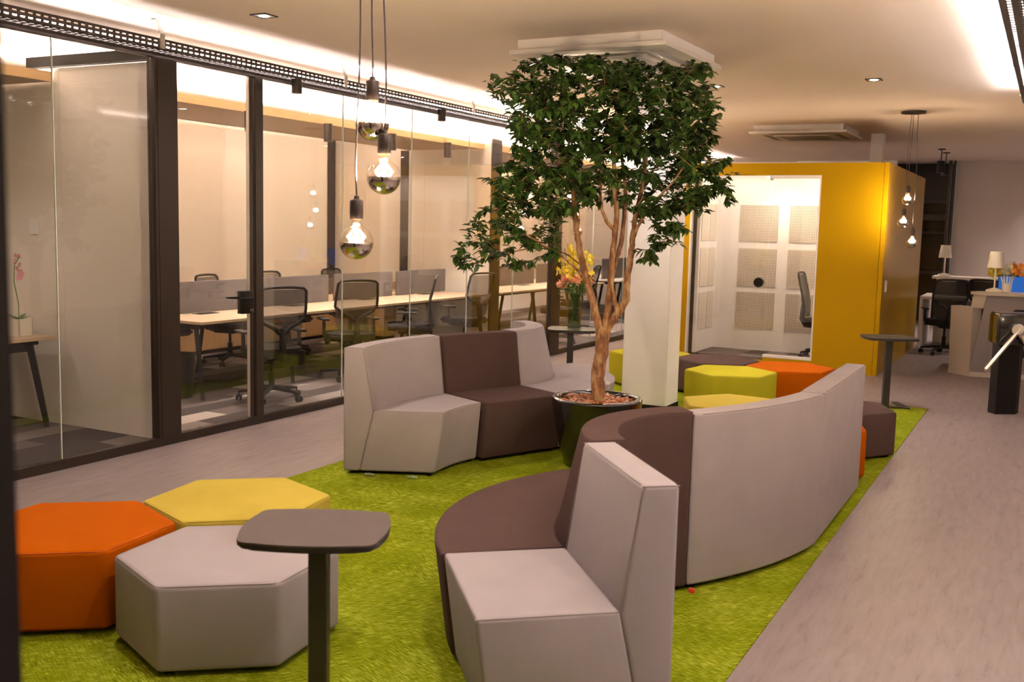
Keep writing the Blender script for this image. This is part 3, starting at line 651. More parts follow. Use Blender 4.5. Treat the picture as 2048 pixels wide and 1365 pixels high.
G_ = quad_module('sofa_module', 'light grey straight sofa back at the far end of the right sofa', M['lgrey'], M['seamg'], (-1.215, 5.537), (-1.22, 6.93), 180, 180, 0.0, 0.0, depth=0.50, group=GR, back=0.195, H=0.845)
# connector clips under module A and tags
for q in ((-3.935, 5.507), (-3.655, 5.60)):
    b = BM(); rbox(b, -0.034, 0.034, -0.006, 0.004, 0.004, 0.020, 0.002, 1, Matrix.Rotation(R(20), 4, 'Z')); cyl(b, (0, -0.008, 0.019), (0, 0.0, 0.019), 0.006, n=8)
    o = obj('connector_clip', b, M['bracket'], A_); o.location = (q[0]-A_.location.x, q[1]-A_.location.y-0.012, 0.0)
b = BM(); rbox(b, -0.014, 0.014, -0.007, 0.007, 0, 0.022, 0.003, 2); o = obj('fabric_tag', b, M['red'], F_, 'small red tag'); o.location = (-1.382-F_.location.x, 4.505-F_.location.y, 0)
b = BM(); rbox(b, -0.002, 0.002, -0.03, 0.03, 0, 0.055, 0.0008, 1, Matrix.Rotation(R(-55), 4, 'Z')); o = obj('paper_label', b, M['white'], C_, 'small white label'); o.location = (-3.10-C_.location.x, 7.55-C_.location.y, 0.40)

# ================================================================== small standing tables
def rounded_top(a, c, bulge, r=0.06, n=7):
    pts = []
    cs = [(a, c), (-a, c), (-a, -c), (a, -c)]; N = len(cs)
    for i in range(N):
        p, q, s = V(cs[i-1]), V(cs[i]), V(cs[(i+1) % N]); d1 = (p-q).normalized(); d2 = (s-q).normalized()
        for k in range(n+1):
            f = k/n; A = q+d1*r; Cc = q+d2*r; pts.append(A*(1-f)**2+q*2*f*(1-f)+Cc*f*f)
        # bulged edge to next corner
        A = q+d2*r; B2 = s-d2*r; nrm = V((d2.y, -d2.x)); nrm = nrm if nrm.dot((q+s)/2) > 0 else -nrm
        for k in range(1, 8): f = k/8; pts.append(A+(B2-A)*f+nrm*bulge*4*f*(1-f))
    return [(p.x, p.y) for p in pts]
def make_table(label, loc, rot, topm, h=0.70, post=(0, -0.13), a=0.215, c=0.185, foot='plate', group='black laptop tables'):
    t = thing('laptop_table', label, 'table', (loc[0], loc[1], loc[2] if len(loc) > 2 else 0.006), R(rot), group)
    b = BM(); prism(b, rounded_top(a, c, 0.016), h-0.006, h); obj('tabletop', b, topm, t)
    b = BM(); prism(b, rounded_top(a-0.001, c-0.001, 0.016), h-0.024, h-0.0062); bmesh.ops.bevel(b, geom=[e for e in b.edges if e.verts[0].co.z < h-0.02 and e.verts[1].co.z < h-0.02], offset=0.008, segments=2, affect='EDGES'); obj('tabletop_edge', b, M['tableblack'], t)
    b = BM(); rbox(b, post[0]-0.03, post[0]+0.03, post[1]-0.028, post[1]+0.028, 0.012, h-0.025, 0.003, 1); obj('post', b, M['tableblack'], t)
    b = BM()
    rbox(b, post[0]-0.20, post[0]+0.20, post[1]-0.03, post[1]+0.03, 0.0, 0.014, 0.003, 1)
    for s in (-1, 1): rbox(b, post[0]+s*0.20-0.03, post[0]+s*0.20+0.03, post[1]-0.05, post[1]+0.30, 0.0, 0.015, 0.004, 1)
    obj('base_frame', b, M['tableblack'], t)
    return t
make_table('grey-topped laptop table on a black post in the left foreground', (-2.06, 2.585), 27, M['tabletop'], post=(0.035, -0.125), a=0.222, c=0.19)
make_table('black laptop table at the carpet corner before the yellow booth', (-1.35, 10.475), 27, M['tabletopb'], post=(0.0, 0.0), a=0.235, c=0.20)
make_table('black laptop table carrying the vase behind the left sofa', (-4.10, 9.09), 22, M['tabletopb'], post=(-0.02, -0.02), a=0.23, c=0.20)

# ================================================================== potted tree
TX, TY = -2.80, 6.66
t = thing('planter_pot', 'large round glossy black planter between the two sofas', 'planter', (TX, TY, 0.006))
b = BM(); lathe(b, [(0.0005, 0.0), (0.205, 0.0), (0.225, 0.012), (0.262, 0.14), (0.295, 0.28), (0.315, 0.40), (0.324, 0.47), (0.324, 0.483), (0.316, 0.49), (0.286, 0.492), (0.276, 0.485), (0.272, 0.44), (0.268, 0.40), (0.0005, 0.40)], 64); obj('pot_body', b, M['pot'], t, angle=60)
b = BM(); lathe(b, [(0.0005, 0.452), (0.15, 0.45), (0.266, 0.435), (0.266, 0.41)], 40); obj('soil', b, M['soil'], t)
b = BM(); rnd = random.Random(3)
for i in range(420):
    r = 0.255*math.sqrt(rnd.random()); a = rnd.random()*2*PI
    L_ = rnd.uniform(0.015, 0.038); W_ = rnd.uniform(0.009, 0.02); T_ = rnd.uniform(0.003, 0.007)
    mt = Matrix.Translation((r*math.cos(a), r*math.sin(a), 0.455+rnd.random()*0.018)) @ Euler((rnd.uniform(-.5, .5), rnd.uniform(-.5, .5), rnd.random()*6.3)).to_matrix().to_4x4()
    vs = []
    for z in (-T_, T_):
        vs.append([b.verts.new(mt @ V((x*L_*rnd.uniform(.75, 1.1), y*W_*rnd.uniform(.7, 1.1), z))) for x, y in ((-1, -.5), (-.2, -1), (1, -.6), (1.0, .5), (.1, 1), (-1, .6))])
    b.faces.new(vs[0][::-1]); b.faces.new(vs[1])
    for k in range(6): b.faces.new([vs[0][k], vs[0][(k+1) % 6], vs[1][(k+1) % 6], vs[1][k]])
o = obj('bark_mulch', b, M['chips'], None, clean=False); o.location = (TX, TY, 0.0); tag(o, 'reddish brown bark chips filling the black planter', 'mulch', kind='stuff')

# tree: local axes  u = to the right in the view, z = height above floor, d = away from the view
TREE = thing('potted_tree', 'tall leafy indoor tree with forked brown trunks growing from the black planter', 'tree', (TX, TY, 0.44))
ur = V((math.cos(R(27.684)), math.sin(R(27.684)), 0)); ud = V((-math.sin(R(27.684)), math.cos(R(27.684)), 0)); KS = 0.00353
def TP(px, py, d=0.0):
    q = 1+d/7.3; u = ((px-1190)+(py-800)*0.031)*KS*q; z = 1.70+((800-py)*0.00352+0.475-1.70)*q-0.44
    return ur*u + ud*d + V((0, 0, z))
segs = []    # (points, radii)
def limb(pp, r0, r1, wob=0.004, rn=random.Random(5)):
    P = [TP(*p) for p in pp]; out = []
    for i in range(len(P)-1):
        p0 = P[max(0, i-1)]; p1 = P[i]; p2 = P[i+1]; p3 = P[min(len(P)-1, i+2)]
        for k in range(5):
            f = k/5; q = 0.5*((2*p1)+(p2-p0)*f+(2*p0-5*p1+4*p2-p3)*f*f+(3*p1-p0-3*p2+p3)*f**3)
            out.append(q+V((rn.uniform(-wob, wob), rn.uniform(-wob, wob), 0)))
    out.append(P[-1]); n_ = len(out); rr = [r0+(r1-r0)*(i/(n_-1))**0.8 for i in range(n_)]
    segs.append((out, rr)); return out
limb([(1192, 812), (1193, 780), (1192, 745), (1199, 705), (1200, 665), (1203, 650)], 0.050, 0.047, 0.0035)
lims = [
 limb([(1199, 685), (1195, 655), (1184, 610), (1172, 568, .02), (1161, 520, .05), (1152, 465, .08), (1147, 415, .1), (1141, 360, .12), (1128, 300, .15)], 0.034, 0.016),
 limb([(1203, 680), (1208, 640), (1213, 600), (1217, 555, -.03), (1219, 505, -.05), (1224, 455, -.06), (1226, 420, -.08), (1222, 370, -.1), (1220, 300, -.12)], 0.030, 0.014),
 limb([(1203, 690), (1214, 650), (1232, 622), (1247, 596), (1250, 560, .03), (1256, 515, .03), (1262, 470, .05), (1268, 425, .06), (1280, 370, .08), (1290, 300, .1)], 0.034, 0.014),
 limb([(1232, 624), (1224, 595, -.02), (1217, 565, -.03), (1216, 540, -.03)], 0.020, 0.016),
 limb([(1217, 560, -.02), (1226, 520, 0), (1238, 480, .02), (1245, 430, .05), (1247, 380, .08), (1240, 300, .1)], 0.020, 0.011),
 limb([(1224, 458, -.05), (1206, 440, -.1), (1195, 410, -.14), (1192, 370, -.18), (1190, 310, -.22)], 0.014, 0.008),
 limb([(1172, 570, .02), (1150, 540, -.05), (1122, 515, -.12), (1095, 500, -.18), (1060, 480, -.22), (1020, 460, -.25)], 0.012, 0.005),
 limb([(1260, 480, .04), (1275, 440, -.04), (1300, 400, -.1), (1335, 360, -.16), (1370, 310, -.2)], 0.013, 0.006),
 limb([(1226, 470, -.05), (1232, 420, .1), (1216, 370, .22), (1205, 300, .32)], 0.014, 0.007),
 limb([(1184, 560, 0), (1150, 520, .1), (1110, 500, .15), (1050, 500, .2), (990, 520, .22), (940, 535, .2)], 0.007, 0.003),
]
nodes = []
for pts, rr in segs[1:]:
    for p, r in zip(pts, rr): nodes.append((p, r))
nodes = [q for q in nodes if q[0].z > TP(1200, 585).z]
def inpoly(x, y, poly):
    c = False
    for i in range(len(poly)):
        (x1, y1), (x2, y2) = poly[i-1], poly[i]
        if (y1 > y) != (y2 > y) and x < (x2-x1)*(y-y1)/(y2-y1)+x1: c = not c
    return c
CROWN = [(972, 158), (1010, 140), (1055, 128), (1110, 118), (1200, 116), (1300, 118), (1385, 128), (1412, 145), (1425, 200), (1428, 260), (1420, 300), (1440, 350), (1405, 400), (1360, 420), (1300, 425), (1230, 408), (1150, 415), (1110, 440), (1060, 440), (1000, 380), (990, 330), (1025, 270), (1015, 215), (985, 190)]
LOBES = [([(985, 330), (1110, 330), (1118, 500), (1060, 525), (1000, 535), (930, 540), (905, 520), (935, 460), (965, 400)], 135, (-.30, .30)),
         ([(1270, 400), (1365, 400), (1350, 450), (1318, 525), (1268, 520), (1280, 470)], 34, (-.30, .2)),
         ([(1340, 300), (1450, 310), (1458, 400), (1420, 425), (1365, 410), (1368, 480), (1345, 490), (1345, 400)], 44, (-.35, .1))]
rt_ = random.Random(11); targets = []
def samp(poly, n_, dr):
    xs = [p[0] for p in poly]; ys = [p[1] for p in poly]; k = 0
    while k < n_:
        x = rt_.uniform(min(xs), max(xs)); y = rt_.uniform(min(ys), max(ys))
        if inpoly(x, y, poly): targets.append((x, y, rt_.uniform(*dr))); k += 1
samp(CROWN, 760, (-.55, .55))
for poly, n_, dr in LOBES: samp(poly, n_, dr)
CR2 = [(1040, 125), (1390, 122), (1400, 300), (1330, 330), (1250, 300), (1080, 320), (1030, 250)]
samp(CR2, 240, (-.5, .55))
TT = [(TP(*q), q) for q in targets]
TT.sort(key=lambda q: min((q[0]-n_[0]).length for n_ in nodes))
leaf_sites = []; twigs = BM(); rb_ = random.Random(23)
for P, q in TT:
    best = None
    for n_ in nodes:
        d = P-n_[0]; pen = 0 if d.z > -0.02 else 1.2*(-d.z); c_ = d.length+pen
        if d.length < 0.05: c_ += 0.1
        if best is None or c_ < best[0]: best = (c_, n_)
    p0, r0 = best[1]; d = P-p0; L_ = d.length; r0 = max(0.0022, min(r0*0.62, 0.0028+L_*0.010)); ns = max(3, int(L_/0.06)); pp = []; rr = []
    side = V((rb_.uniform(-1, 1), rb_.uniform(-1, 1), 0))*0.05*L_+V((0, 0, 0.10*L_))
    for k in range(ns+1):
        f = k/ns; p = p0+d*f+side*4*f*(1-f)*0.6+V((rb_.uniform(-1, 1), rb_.uniform(-1, 1), rb_.uniform(-1, 1)))*0.006*(0 < k < ns)
        pp.append(p); rr.append(r0*(1-f)+0.0014*f)
    tube(twigs, pp, rr, 5, caps=False)
    for p, r in zip(pp[1:], rr[1:]): nodes.append((p, r))
    leaf_sites.append((pp, L_))
b = BM()
for pts, rr in segs:
    tube(b, pts, [r*(1+0.045*math.sin(i*1.3)) for i, r in enumerate(rr)], 12)
obj('trunk', b, M['bark'], TREE, angle=80)
obj('branches', twigs, M['bark'], TREE, clean=False)
def leaf(bm, p, dirv, L_, W_, up):
    d = dirv.normalized(); s = d.cross(up)
    if s.length < 1e-3: s = V((1, 0, 0))
    s.normalize(); nn = s.cross(d)
    mid = [p, p+d*L_*0.28-nn*0.006, p+d*L_*0.62-nn*0.004, p+d*L_+V((0, 0, -0.10*L_))]
    lv = bm.verts.new; m0, m1, m2, m3 = [lv(q) for q in mid]
    a1 = lv(p+d*L_*0.26+s*W_*0.46); a2 = lv(p+d*L_*0.60+s*W_*0.44); b1 = lv(p+d*L_*0.26-s*W_*0.46); b2 = lv(p+d*L_*0.60-s*W_*0.44)
    for f in ((m0, a1, m1), (m1, a1, a2, m2), (m2, a2, m3), (m0, m1, b1), (m1, m2, b2, b1), (m2, m3, b2)):
        fc = bm.faces.new(f); fc.smooth = True
b = BM(); zmax = 2.935-0.44
for pp, L_ in leaf_sites:
    tip = pp[-1]; base = pp[max(0, len(pp)-4)]; axis = (tip-base).normalized()
    k_ = rb_.randint(9, 16)
    for i in range(k_):
        f = 1-0.9*(i/k_)**1.2; p = base+(tip-base)*f+V((rb_.uniform(-1, 1), rb_.uniform(-1, 1), rb_.uniform(-1, 1)))*0.012
        a = rb_.random()*2*PI; out = V((math.cos(a), math.sin(a), rb_.uniform(-1.15, 0.12)))
        dv = (out+axis*0.55).normalized(); Ls = rb_.uniform(0.046, 0.080)
        if (p+dv*Ls).z > zmax or p.z > zmax: dv.z = -abs(dv.z)-0.4; dv.normalize(); p.z = min(p.z, zmax-0.01)
        up = V((rb_.uniform(-.5, .5), rb_.uniform(-.5, .5), 1)).normalized(); leaf(b, p, dv, Ls, Ls*rb_.uniform(0.42, 0.54), up)
obj('foliage', b, M['leaf'], TREE, clean=False)

# ================================================================== vase and bouquet
t = thing('flower_vase', 'tall clear glass vase half full of water on the black table', 'vase', (-4.155, 9.245, 0.706), R(25))
b = BM(); s = 0.062
for sgn in ((0, 1), (0, -1), (1, 0), (-1, 0)):
    if sgn[0]: box(b, sgn[0]*s-0.004, sgn[0]*s+0.004, -s-0.004, s+0.004, 0.0, 0.33)
    else: box(b, -s+0.004, s-0.004, sgn[1]*s-0.004, sgn[1]*s+0.004, 0.0, 0.33)
box(b, -s+0.004, s-0.004, -s+0.004, s-0.004, 0.0, 0.018)
obj('vase_glass', b, M['vase'], t, smooth=False, clean=False)
b = BM(); box(b, -s+0.006, s-0.006, -s+0.006, s-0.006, 0.02, 0.185); obj('water', b, M['water'], t, smooth=False)
bq = thing('flower_bouquet', 'bouquet of yellow orchids and pink lilies standing in the glass vase', 'flowers', (-4.155, 9.245, 0.74), R(25))
rf_ = random.Random(9); b = BM()
for i in range(22):
    a = rf_.random()*6.28; r0 = rf_.uniform(0, .035); tube(b, [(r0*math.cos(a+2), r0*math.sin(a+2), 0.0), (0.02*math.cos(a), 0.02*math.sin(a), .2), (0.10*math.cos(a), .10*math.sin(a), .42)], 0.004, 5)
for i in range(5):
    a = i*1.1; tube(b, [(0.01, 0, .25), (0.07*math.cos(a), 0.07*math.sin(a), .5), (.12*math.cos(a), .12*math.sin(a), .74)], 0.003, 5)
obj('stems', b, M['stem'], bq)
def blossom(bm, c, r, n_=5, rnd_=rf_):
    c = V(c); nrm = V((rnd_.uniform(-1, 1), rnd_.uniform(-1, 1), rnd_.uniform(-.3, 1))).normalized(); u, v = frame_axes(nrm)
    ctr = bm.verts.new(c-nrm*r*0.25)
    for k in range(n_):
        a = 2*PI*k/n_; d = u*math.cos(a)+v*math.sin(a); s = nrm.cross(d)
        p1 = bm.verts.new(c+d*r*0.55+s*r*0.34+nrm*0.1*r); p2 = bm.verts.new(c+d*r*1.0+nrm*r*0.18); p3 = bm.verts.new(c+d*r*0.55-s*r*0.34+nrm*0.1*r)
        f = bm.faces.new((ctr, p1, p2, p3)); f.smooth = True
def spray(bm, c, rx, rz, n_, r):
    for i in range(n_):
        a = rf_.random()*6.28; q = math.sqrt(rf_.random()); h = rf_.uniform(-1, 1)
        blossom(bm, (c[0]+rx*q*math.cos(a), c[1]+rx*q*math.sin(a), c[2]+rz*h), r*rf_.uniform(.8, 1.15))
b = BM(); spray(b, (-0.03, 0, 0.64), .065, .13, 60, .030); spray(b, (-.10, .0, .56), .09, .07, 34, .028); spray(b, (.11, 0, .60), .06, .12, 44, .028); spray(b, (0.03, 0, .47), .14, .05, 46, .030)
obj('yellow_blossoms', b, M['orchidy'], bq, clean=False)
b = BM(); spray(b, (-.13, -.03, .41), .05, .05, 20, .034); spray(b, (0.0, -.08, .44), .08, .03, 18, .034); spray(b, (.14, 0, .42), .05, .04, 14, .032); obj('pink_blossoms', b, M['pinkp'], bq, clean=False)
b = BM()
for i in range(130):
    a = rf_.random()*6.28; r = rf_.uniform(0.02, .14); d = V((math.cos(a), math.sin(a), rf_.uniform(-.5, .5))); leaf(b, V((r*math.cos(a), r*math.sin(a), rf_.uniform(.31, .42))), d, rf_.uniform(.05, .09), .028, V((0, 0, 1)))
obj('bouquet_leaves', b, M['leafl'], bq, clean=False)

# ================================================================== yellow meeting booth
BX0, BX1, BY0, BY1, BH = -4.26, -1.773, 12.795, 16.55, 2.535
bo = thing('meeting_booth', 'freestanding yellow meeting booth with glass front and perforated walls', 'booth', (-3.0, 14.6, 0))
def bpart(name, boxes, m, label=None, par=bo):
    b = BM()
    for q in boxes: box(b, *q)
    o = obj(name, b, m, par, label, smooth=False)
    if par is bo: o.location = (3.0, -14.6, 0)
    return o
OX0, OX1, OZ0, OZ1 = -4.165, -2.543, 0.12, 2.385
bpart('front_panel', [(BX0, OX0, BY0, BY0+0.09, 0, BH), (OX0, OX1, BY0, BY0+0.09, OZ1, BH), (-3.15, OX1, BY0, BY0+0.09, 0, OZ0), (OX0, -3.15, BY0, BY0+.09, 0, 0.07)], M['yellow'])
bpart('side_front_panel', [(OX1, BX1-0.055, BY0, BY0+0.09, 0, BH)], M['yellow'])
bpart('corner_strip', [(BX1-0.051, BX1, BY0, BY0+0.05, 0, BH)], M['yellow'])
bpart('glossy_side_wall', [(BX1-0.05, BX1, BY0+0.053, BY1, 0, BH)], M['yellowgloss'], 'glossy darker yellow side wall')
bpart('left_side_wall', [(BX0, BX0+0.06, BY0+0.09, BY1, 0, BH)], M['yellow'])
bpart('back_wall', [(BX0+0.06, BX1-0.05, BY1-0.06, BY1, 0, BH)], M['yellow'])
bpart('roof_panel', [(BX0+0.06, BX1-0.05, BY0+0.09, BY1-0.06, 2.50, BH)], M['yellow'])
bpart('interior_lining', [(-4.10, -4.06, BY0+0.09, 13.70, 0.10, 2.50), (-4.06, -2.0, 13.66, 13.70, 0.10, 2.50), (-2.04, -2.0, BY0+0.09, 13.66, 0.10, 2.50), (-4.06, -2.04, BY0+0.09, 13.66, 2.46, 2.50)], M['white'], 'white inner lining')
bpart('booth_floor', [(-4.10, -2.0, BY0+0.09, 13.66, 0.02, 0.10)], M['carpet'])
for x0, x1 in ((-3.75, -3.24), (-3.095, -2.585), (-2.5, -2.1)):
    for z0, z1 in ((1.555, 2.04), (0.955, 1.46), (0.39, 0.875)): bpart('perforated_panel', [(x0, x1, 13.652, 13.659, z0, z1)], M['perf'])
for y0, y1 in ((12.95, 13.26), (13.31, 13.62)):
    for z0, z1 in ((1.555, 2.04), (0.955, 1.46), (0.39, 0.875)): bpart('slotted_panel', [(-4.059, -4.052, y0, y1, z0, z1)], M['slot'])
fr = bpart('window_frame', [(-3.15, OX1, BY0+0.0, BY0+0.092, OZ0, OZ0+0.03), (OX1-0.018, OX1, BY0, BY0+0.092, OZ0+0.03, OZ1), (-3.15, OX1-0.018, BY0, BY0+0.092, OZ1-0.035, OZ1), (OX0, OX0+0.015, BY0, BY0+0.092, 0.07, OZ1)], M['white'], 'white metal frame')
bpart('fixed_pane', [(-3.145, OX1-0.018, BY0+0.03, BY0+0.04, OZ0+0.03, OZ1-0.035)], M['boothglass'])
dp = bpart('glass_door', [(OX0+0.015, -3.155, BY0+0.03, BY0+0.04, 0.075, OZ1-0.01)], M['boothglass'])
b = BM(); cyl(b, (-3.245+3.0, BY0-0.012-14.6, 1.055), (-3.245+3.0, BY0+0.075-14.6, 1.055), 0.062, n=32); bmesh.ops.bevel(b, geom=b.edges[:], offset=0.006, segments=2, affect='EDGES'); o = obj('door_handle', b, M['pot'], dp); o.location = (0, 0, 0)
o.matrix_parent_inverse = Matrix.Identity(4); o.location = (-3.0+0.0, 14.6, 0)
bpart('door_clamp', [(-3.17, -3.13, BY0+0.02, BY0+0.05, OZ1-0.06, OZ1-0.01)], M['steel'])
b = BM(); box(b, 0, 0.012, 13.03-14.6, 13.12-14.6, 1.00, 1.14); box(b, 0.012, 0.016, 13.05-14.6, 13.10-14.6, 1.02, 1.06); box(b, 0.012, 0.016, 13.05-14.6, 13.10-14.6, 1.08, 1.12); o = obj('switch_plate', b, M['white'], bo, smooth=False); o.location = (BX1+3.0, 0, 0)
# booth ceiling luminaire
b = BM(); box(b, -3.95, -2.15, 13.0, 13.5, 2.44, 2.459); lg = obj('booth_luminaire', b, emission('booth_light', (1.0, 0.76, 0.57), 1.3), bo, smooth=False); lg.location = (3.0, -14.6, 0)
lamp('booth_fill_lamp', 'SPOT', (-0.1, -1.38, 2.42), 11, (1.0, 0.76, 0.57), bo, spot_size=R(150), spot_blend=0.8, shadow_soft_size=0.12)  # extra spot added below the luminaire to brighten the booth interior
# white post above the booth
b = BM(); box(b, -2.36, -2.20, 15.1, 15.3, BH+0.001, CEIL); struct('wall_post', b, M['white'])

# ================================================================== office chairs
def make_chair(label, loc, rot, black=False, group='office chairs'):
    t = thing('office_chair', label, 'chair', (loc[0], loc[1], loc[2] if len(loc) > 2 else 0), R(rot), group)
    for k in range(5):
        a = 2*PI*k/5+0.3; c_, s_ = math.cos(a), math.sin(a)
        b = BM(); tube(b, [(0.03*c_, 0.03*s_, 0.115), (0.17*c_, 0.17*s_, 0.10), (0.30*c_, 0.30*s_, 0.082)], [0.024, 0.020, 0.014], 8); lg = obj('base_arm', b, M['chairblack'], t)
        b = BM(); mt = Matrix.Translation((0.30*c_, 0.30*s_, 0.030)) @ Matrix.Rotation(a+0.7*k, 4, 'Z')
        for s in (-1, 1):
            p0 = mt @ V((0, s*0.010, 0)); p1 = mt @ V((0, s*0.026, 0)); cyl(b, p0, p1, 0.029, n=16)
        cyl(b, mt @ V((0, 0, 0.0)), mt @ V((0, 0, 0.06)), 0.008, n=8); obj('caster', b, M['chairblack'], lg)
    b = BM(); cyl(b, (0, 0, 0.09), (0, 0, 0.26), 0.028, n=16); cyl(b, (0, 0, 0.26), (0, 0, 0.41), 0.016, n=12); obj('gas_lift', b, M['chairblack'], t)
    b = BM(); rbox(b, -0.10, 0.10, -0.16, 0.12, 0.385, 0.435, 0.015, 2); tube(b, [(0, -0.10, 0.41), (0, -0.24, 0.42), (0, -0.285, 0.50), (0, -0.275, 0.60), (0, -0.27, 0.70)], [0.030, 0.034, 0.034, 0.030, 0.024], 10); obj('tilt_mechanism', b, M['chairblack'], t)
    b = BM(); pts = []
    prism(b, [(x*1.0, y) for x, y in rounded_top(0.245, 0.235, 0.012, 0.09)], 0.435, 0.505); bmesh.ops.bevel(b, geom=[e for e in b.edges if abs(e.verts[0].co.z-e.verts[1].co.z) < 1e-5], offset=0.022, segments=3, affect='EDGES'); obj('seat', b, M['chairfab'], t)
    yb = lambda z: -0.245-0.05*max(0, (z-0.75)/0.33)+0.02*math.cos((z-0.55)*6)
    prof = [(0.0, 1.085), (0.10, 1.083), (0.185, 1.075), (0.215, 1.05), (0.222, 0.97), (0.228, 0.88), (0.228, 0.80)]
    b = BM(); L1 = [(-x, yb(z)-0.02*(1-(x/0.23)**2), z) for x, z in prof[::-1]]; R1 = [(x, yb(z)-0.02*(1-(x/0.23)**2), z) for x, z in prof[1:]]
    tube(b, L1+R1, 0.0145, 8)
    for s in (-1, 1):
        tube(b, [(s*0.228, yb(.80), 0.80), (s*0.16, yb(.75)-0.02, 0.745), (s*0.07, yb(.70)-0.03, 0.70), (s*0.02, -0.272, 0.655)], [0.0145, 0.017, 0.020, 0.022], 8)
    obj('back_frame', b, M['chairblack'], t)
    rows = [(0.52, 0.14), (0.56, 0.185), (0.62, 0.205), (0.70, 0.215), (0.80, 0.222), (0.90, 0.22), (1.0, 0.215), (1.06, 0.205)]
    b = BM(); g = []
    for z, hw in rows: g.append([b.verts.new((hw*(k/6-1), yb(z)+0.012-0.02*(1-(k/6-1)**2), z)) for k in range(13)])
    for A, B2 in zip(g, g[1:]):
        for k in range(12): b.faces.new([A[k], A[k+1], B2[k+1], B2[k]])
    obj('mesh_back', b, M['meshblack'] if black else M['mesh'], t)
    for s in (-1, 1):
        b = BM(); tube(b, [(s*0.11, 0.02, 0.42), (s*0.26, 0.0, 0.43), (s*0.275, -0.01, 0.50), (s*0.275, 0.0, 0.64)], [0.016, 0.018, 0.02, 0.018], 8); rbox(b, s*0.275-0.04, s*0.275+0.04, -0.10, 0.14, 0.64, 0.665, 0.011, 2); obj('armrest', b, M['chairblack'], t)
    return t
GC = 'mesh office chairs at the desks'
ch0 = make_chair('grey mesh office chair just right of the glass door', (-6.45, 7.42), 62, group=GC)
SPOTS = [((-6.66, 8.90), 54, 'grey mesh office chair behind the lowest hanging bulb'), ((-6.72, 10.15), 122, 'grey mesh office chair turned side-on, third at the long desk'),
 ((-6.66, 11.35), 76, 'grey mesh office chair fourth at the long desk, by the dividing wall'),
 ((-8.52, 8.05), -92, 'office chair across the long desk, only its head edge above the first screen'), ((-8.52, 10.12), -88, 'office chair across the long desk, headrest above the second screen'),
 ((-8.52, 11.40), -88, 'office chair across the long desk, headrest above the third screen'), ((-8.45, 9.0), -80, 'office chair across the long desk seen beneath the tabletop'),
 ((-6.35, 13.50), 118, 'office chair in the far office tinted olive by the glass reflection'), ((-6.70, 15.0), 100, 'office chair in the far office beside the second frame post'),
 ((-8.50, 14.6), -90, 'office chair behind the far office screens'), ((-6.55, 18.2), 95, 'office chair in the farthest office beyond the vase'), ((-6.6, 19.6), 85, 'office chair in the farthest office next to the column')]
for (x, y), r, l in SPOTS:
    c_ = dup(ch0, (x, y, 0), R(r), l, GC)
    if x < -8: c_.scale = (1, 1, 0.95)
chb = make_chair('black mesh office chair inside the yellow booth behind the glass', (-2.50, 13.28, 0.10), -88, True, 'black mesh office chairs')
dup(chb, (-1.30, 15.80, 0), R(15), 'black office chair with its back to the camera at the reception desk', 'black mesh office chairs')
dup(chb, (-0.70, 16.22, 0), R(-25), 'black office chair partly hidden behind the reception counter', 'black mesh office chairs')

# ================================================================== desks
def desk(label, x0, x1, y0, y1, n, xs, screens=True, leg_y=None, topm=None):
    t = thing('long_desk', label, 'desk', ((x0+x1)/2, (y0+y1)/2, 0)); cx, cy = (x0+x1)/2, (y0+y1)/2
    b = BM(); L_ = (y1-y0)/n
    for k in range(n): box(b, x0-cx, x1-cx, y0-cy+k*L_+0.001, y0-cy+(k+1)*L_-0.001, 0.715, 0.74)
    obj('tabletop', b, topm or M['oakdesk'], t, smooth=False)
    b = BM(); box(b, x0-cx+0.12, x1-cx-0.12, y0-cy+0.05, y0-cy+0.10, 0.66, 0.714); box(b, x0-cx+0.12, x1-cx-0.12, y1-cy-0.10, y1-cy-0.05, 0.66, 0.714)
    for xx in (x0-cx+0.2, x1-cx-0.2): box(b, xx-0.02, xx+0.02, y0-cy+0.1, y1-cy-0.1, 0.67, 0.712)
    obj('frame_rail', b, M['blackm'], t, smooth=False)
    for k in range(n+1):
        yy = y0-cy+k*L_; yy = min(max(yy, y0-cy+0.08), y1-cy-0.08)
        for s in (-1, 1):
            xx = (x0-cx+0.16) if s < 0 else (x1-cx-0.16); b = BM()
            tube(b, [(xx, yy, 0.70), (xx+s*0.10, yy-0.02, 0.0)], [0.032, 0.026], 4); obj('leg', b, M['blackm'], t, smooth=False)
    for k in range(n):
        for s in (-1, 1):
            b = BM(); rbox(b, s*0.11-0.06, s*0.11+0.06, y0-cy+(k+.5)*L_-0.13, y0-cy+(k+.5)*L_+0.13, 0.738, 0.744, 0.002, 1); obj('cable_flap', b, M['blackm'], t)
    return t
desk('long shared wooden desk behind the glass partition', -8.33, -6.86, 6.95, 12.40, 4, -7.6)
desk('long wooden desk in the far office seen past the tree', -8.33, -6.86, 12.76, 16.5, 3, -7.6)
desk('pale desk in the farthest office behind the tree trunk', -8.3, -6.9, 17.3, 20.6, 3, -7.6, topm=M['counter'])
def screen(label, x, y0, y1, z0=0.745, z1=1.06, group='grey desk screens'):
    b = BM(); rbox(b, x-0.012, x+0.012, y0, y1, z0, z1, 0.004, 1); o = obj('desk_screen', b, M['screen']); tag(o, label, 'desk screen', group)
screen('grey fabric desk screen behind the glass door', -7.6, 7.25, 8.43); screen('grey fabric desk screen between the door post and the first gap', -7.6, 8.45, 9.74)
screen('grey fabric desk screen behind the second chair, middle of the long desk', -7.6, 9.85, 11.07); screen('grey fabric desk screen nearest the dividing wall', -7.6, 11.17, 12.385)
screen('grey fabric desk screen in the far office left of the frame post', -7.6, 12.95, 15.2); screen('grey fabric desk screen seen just before the far post', -7.6, 15.3, 16.45)
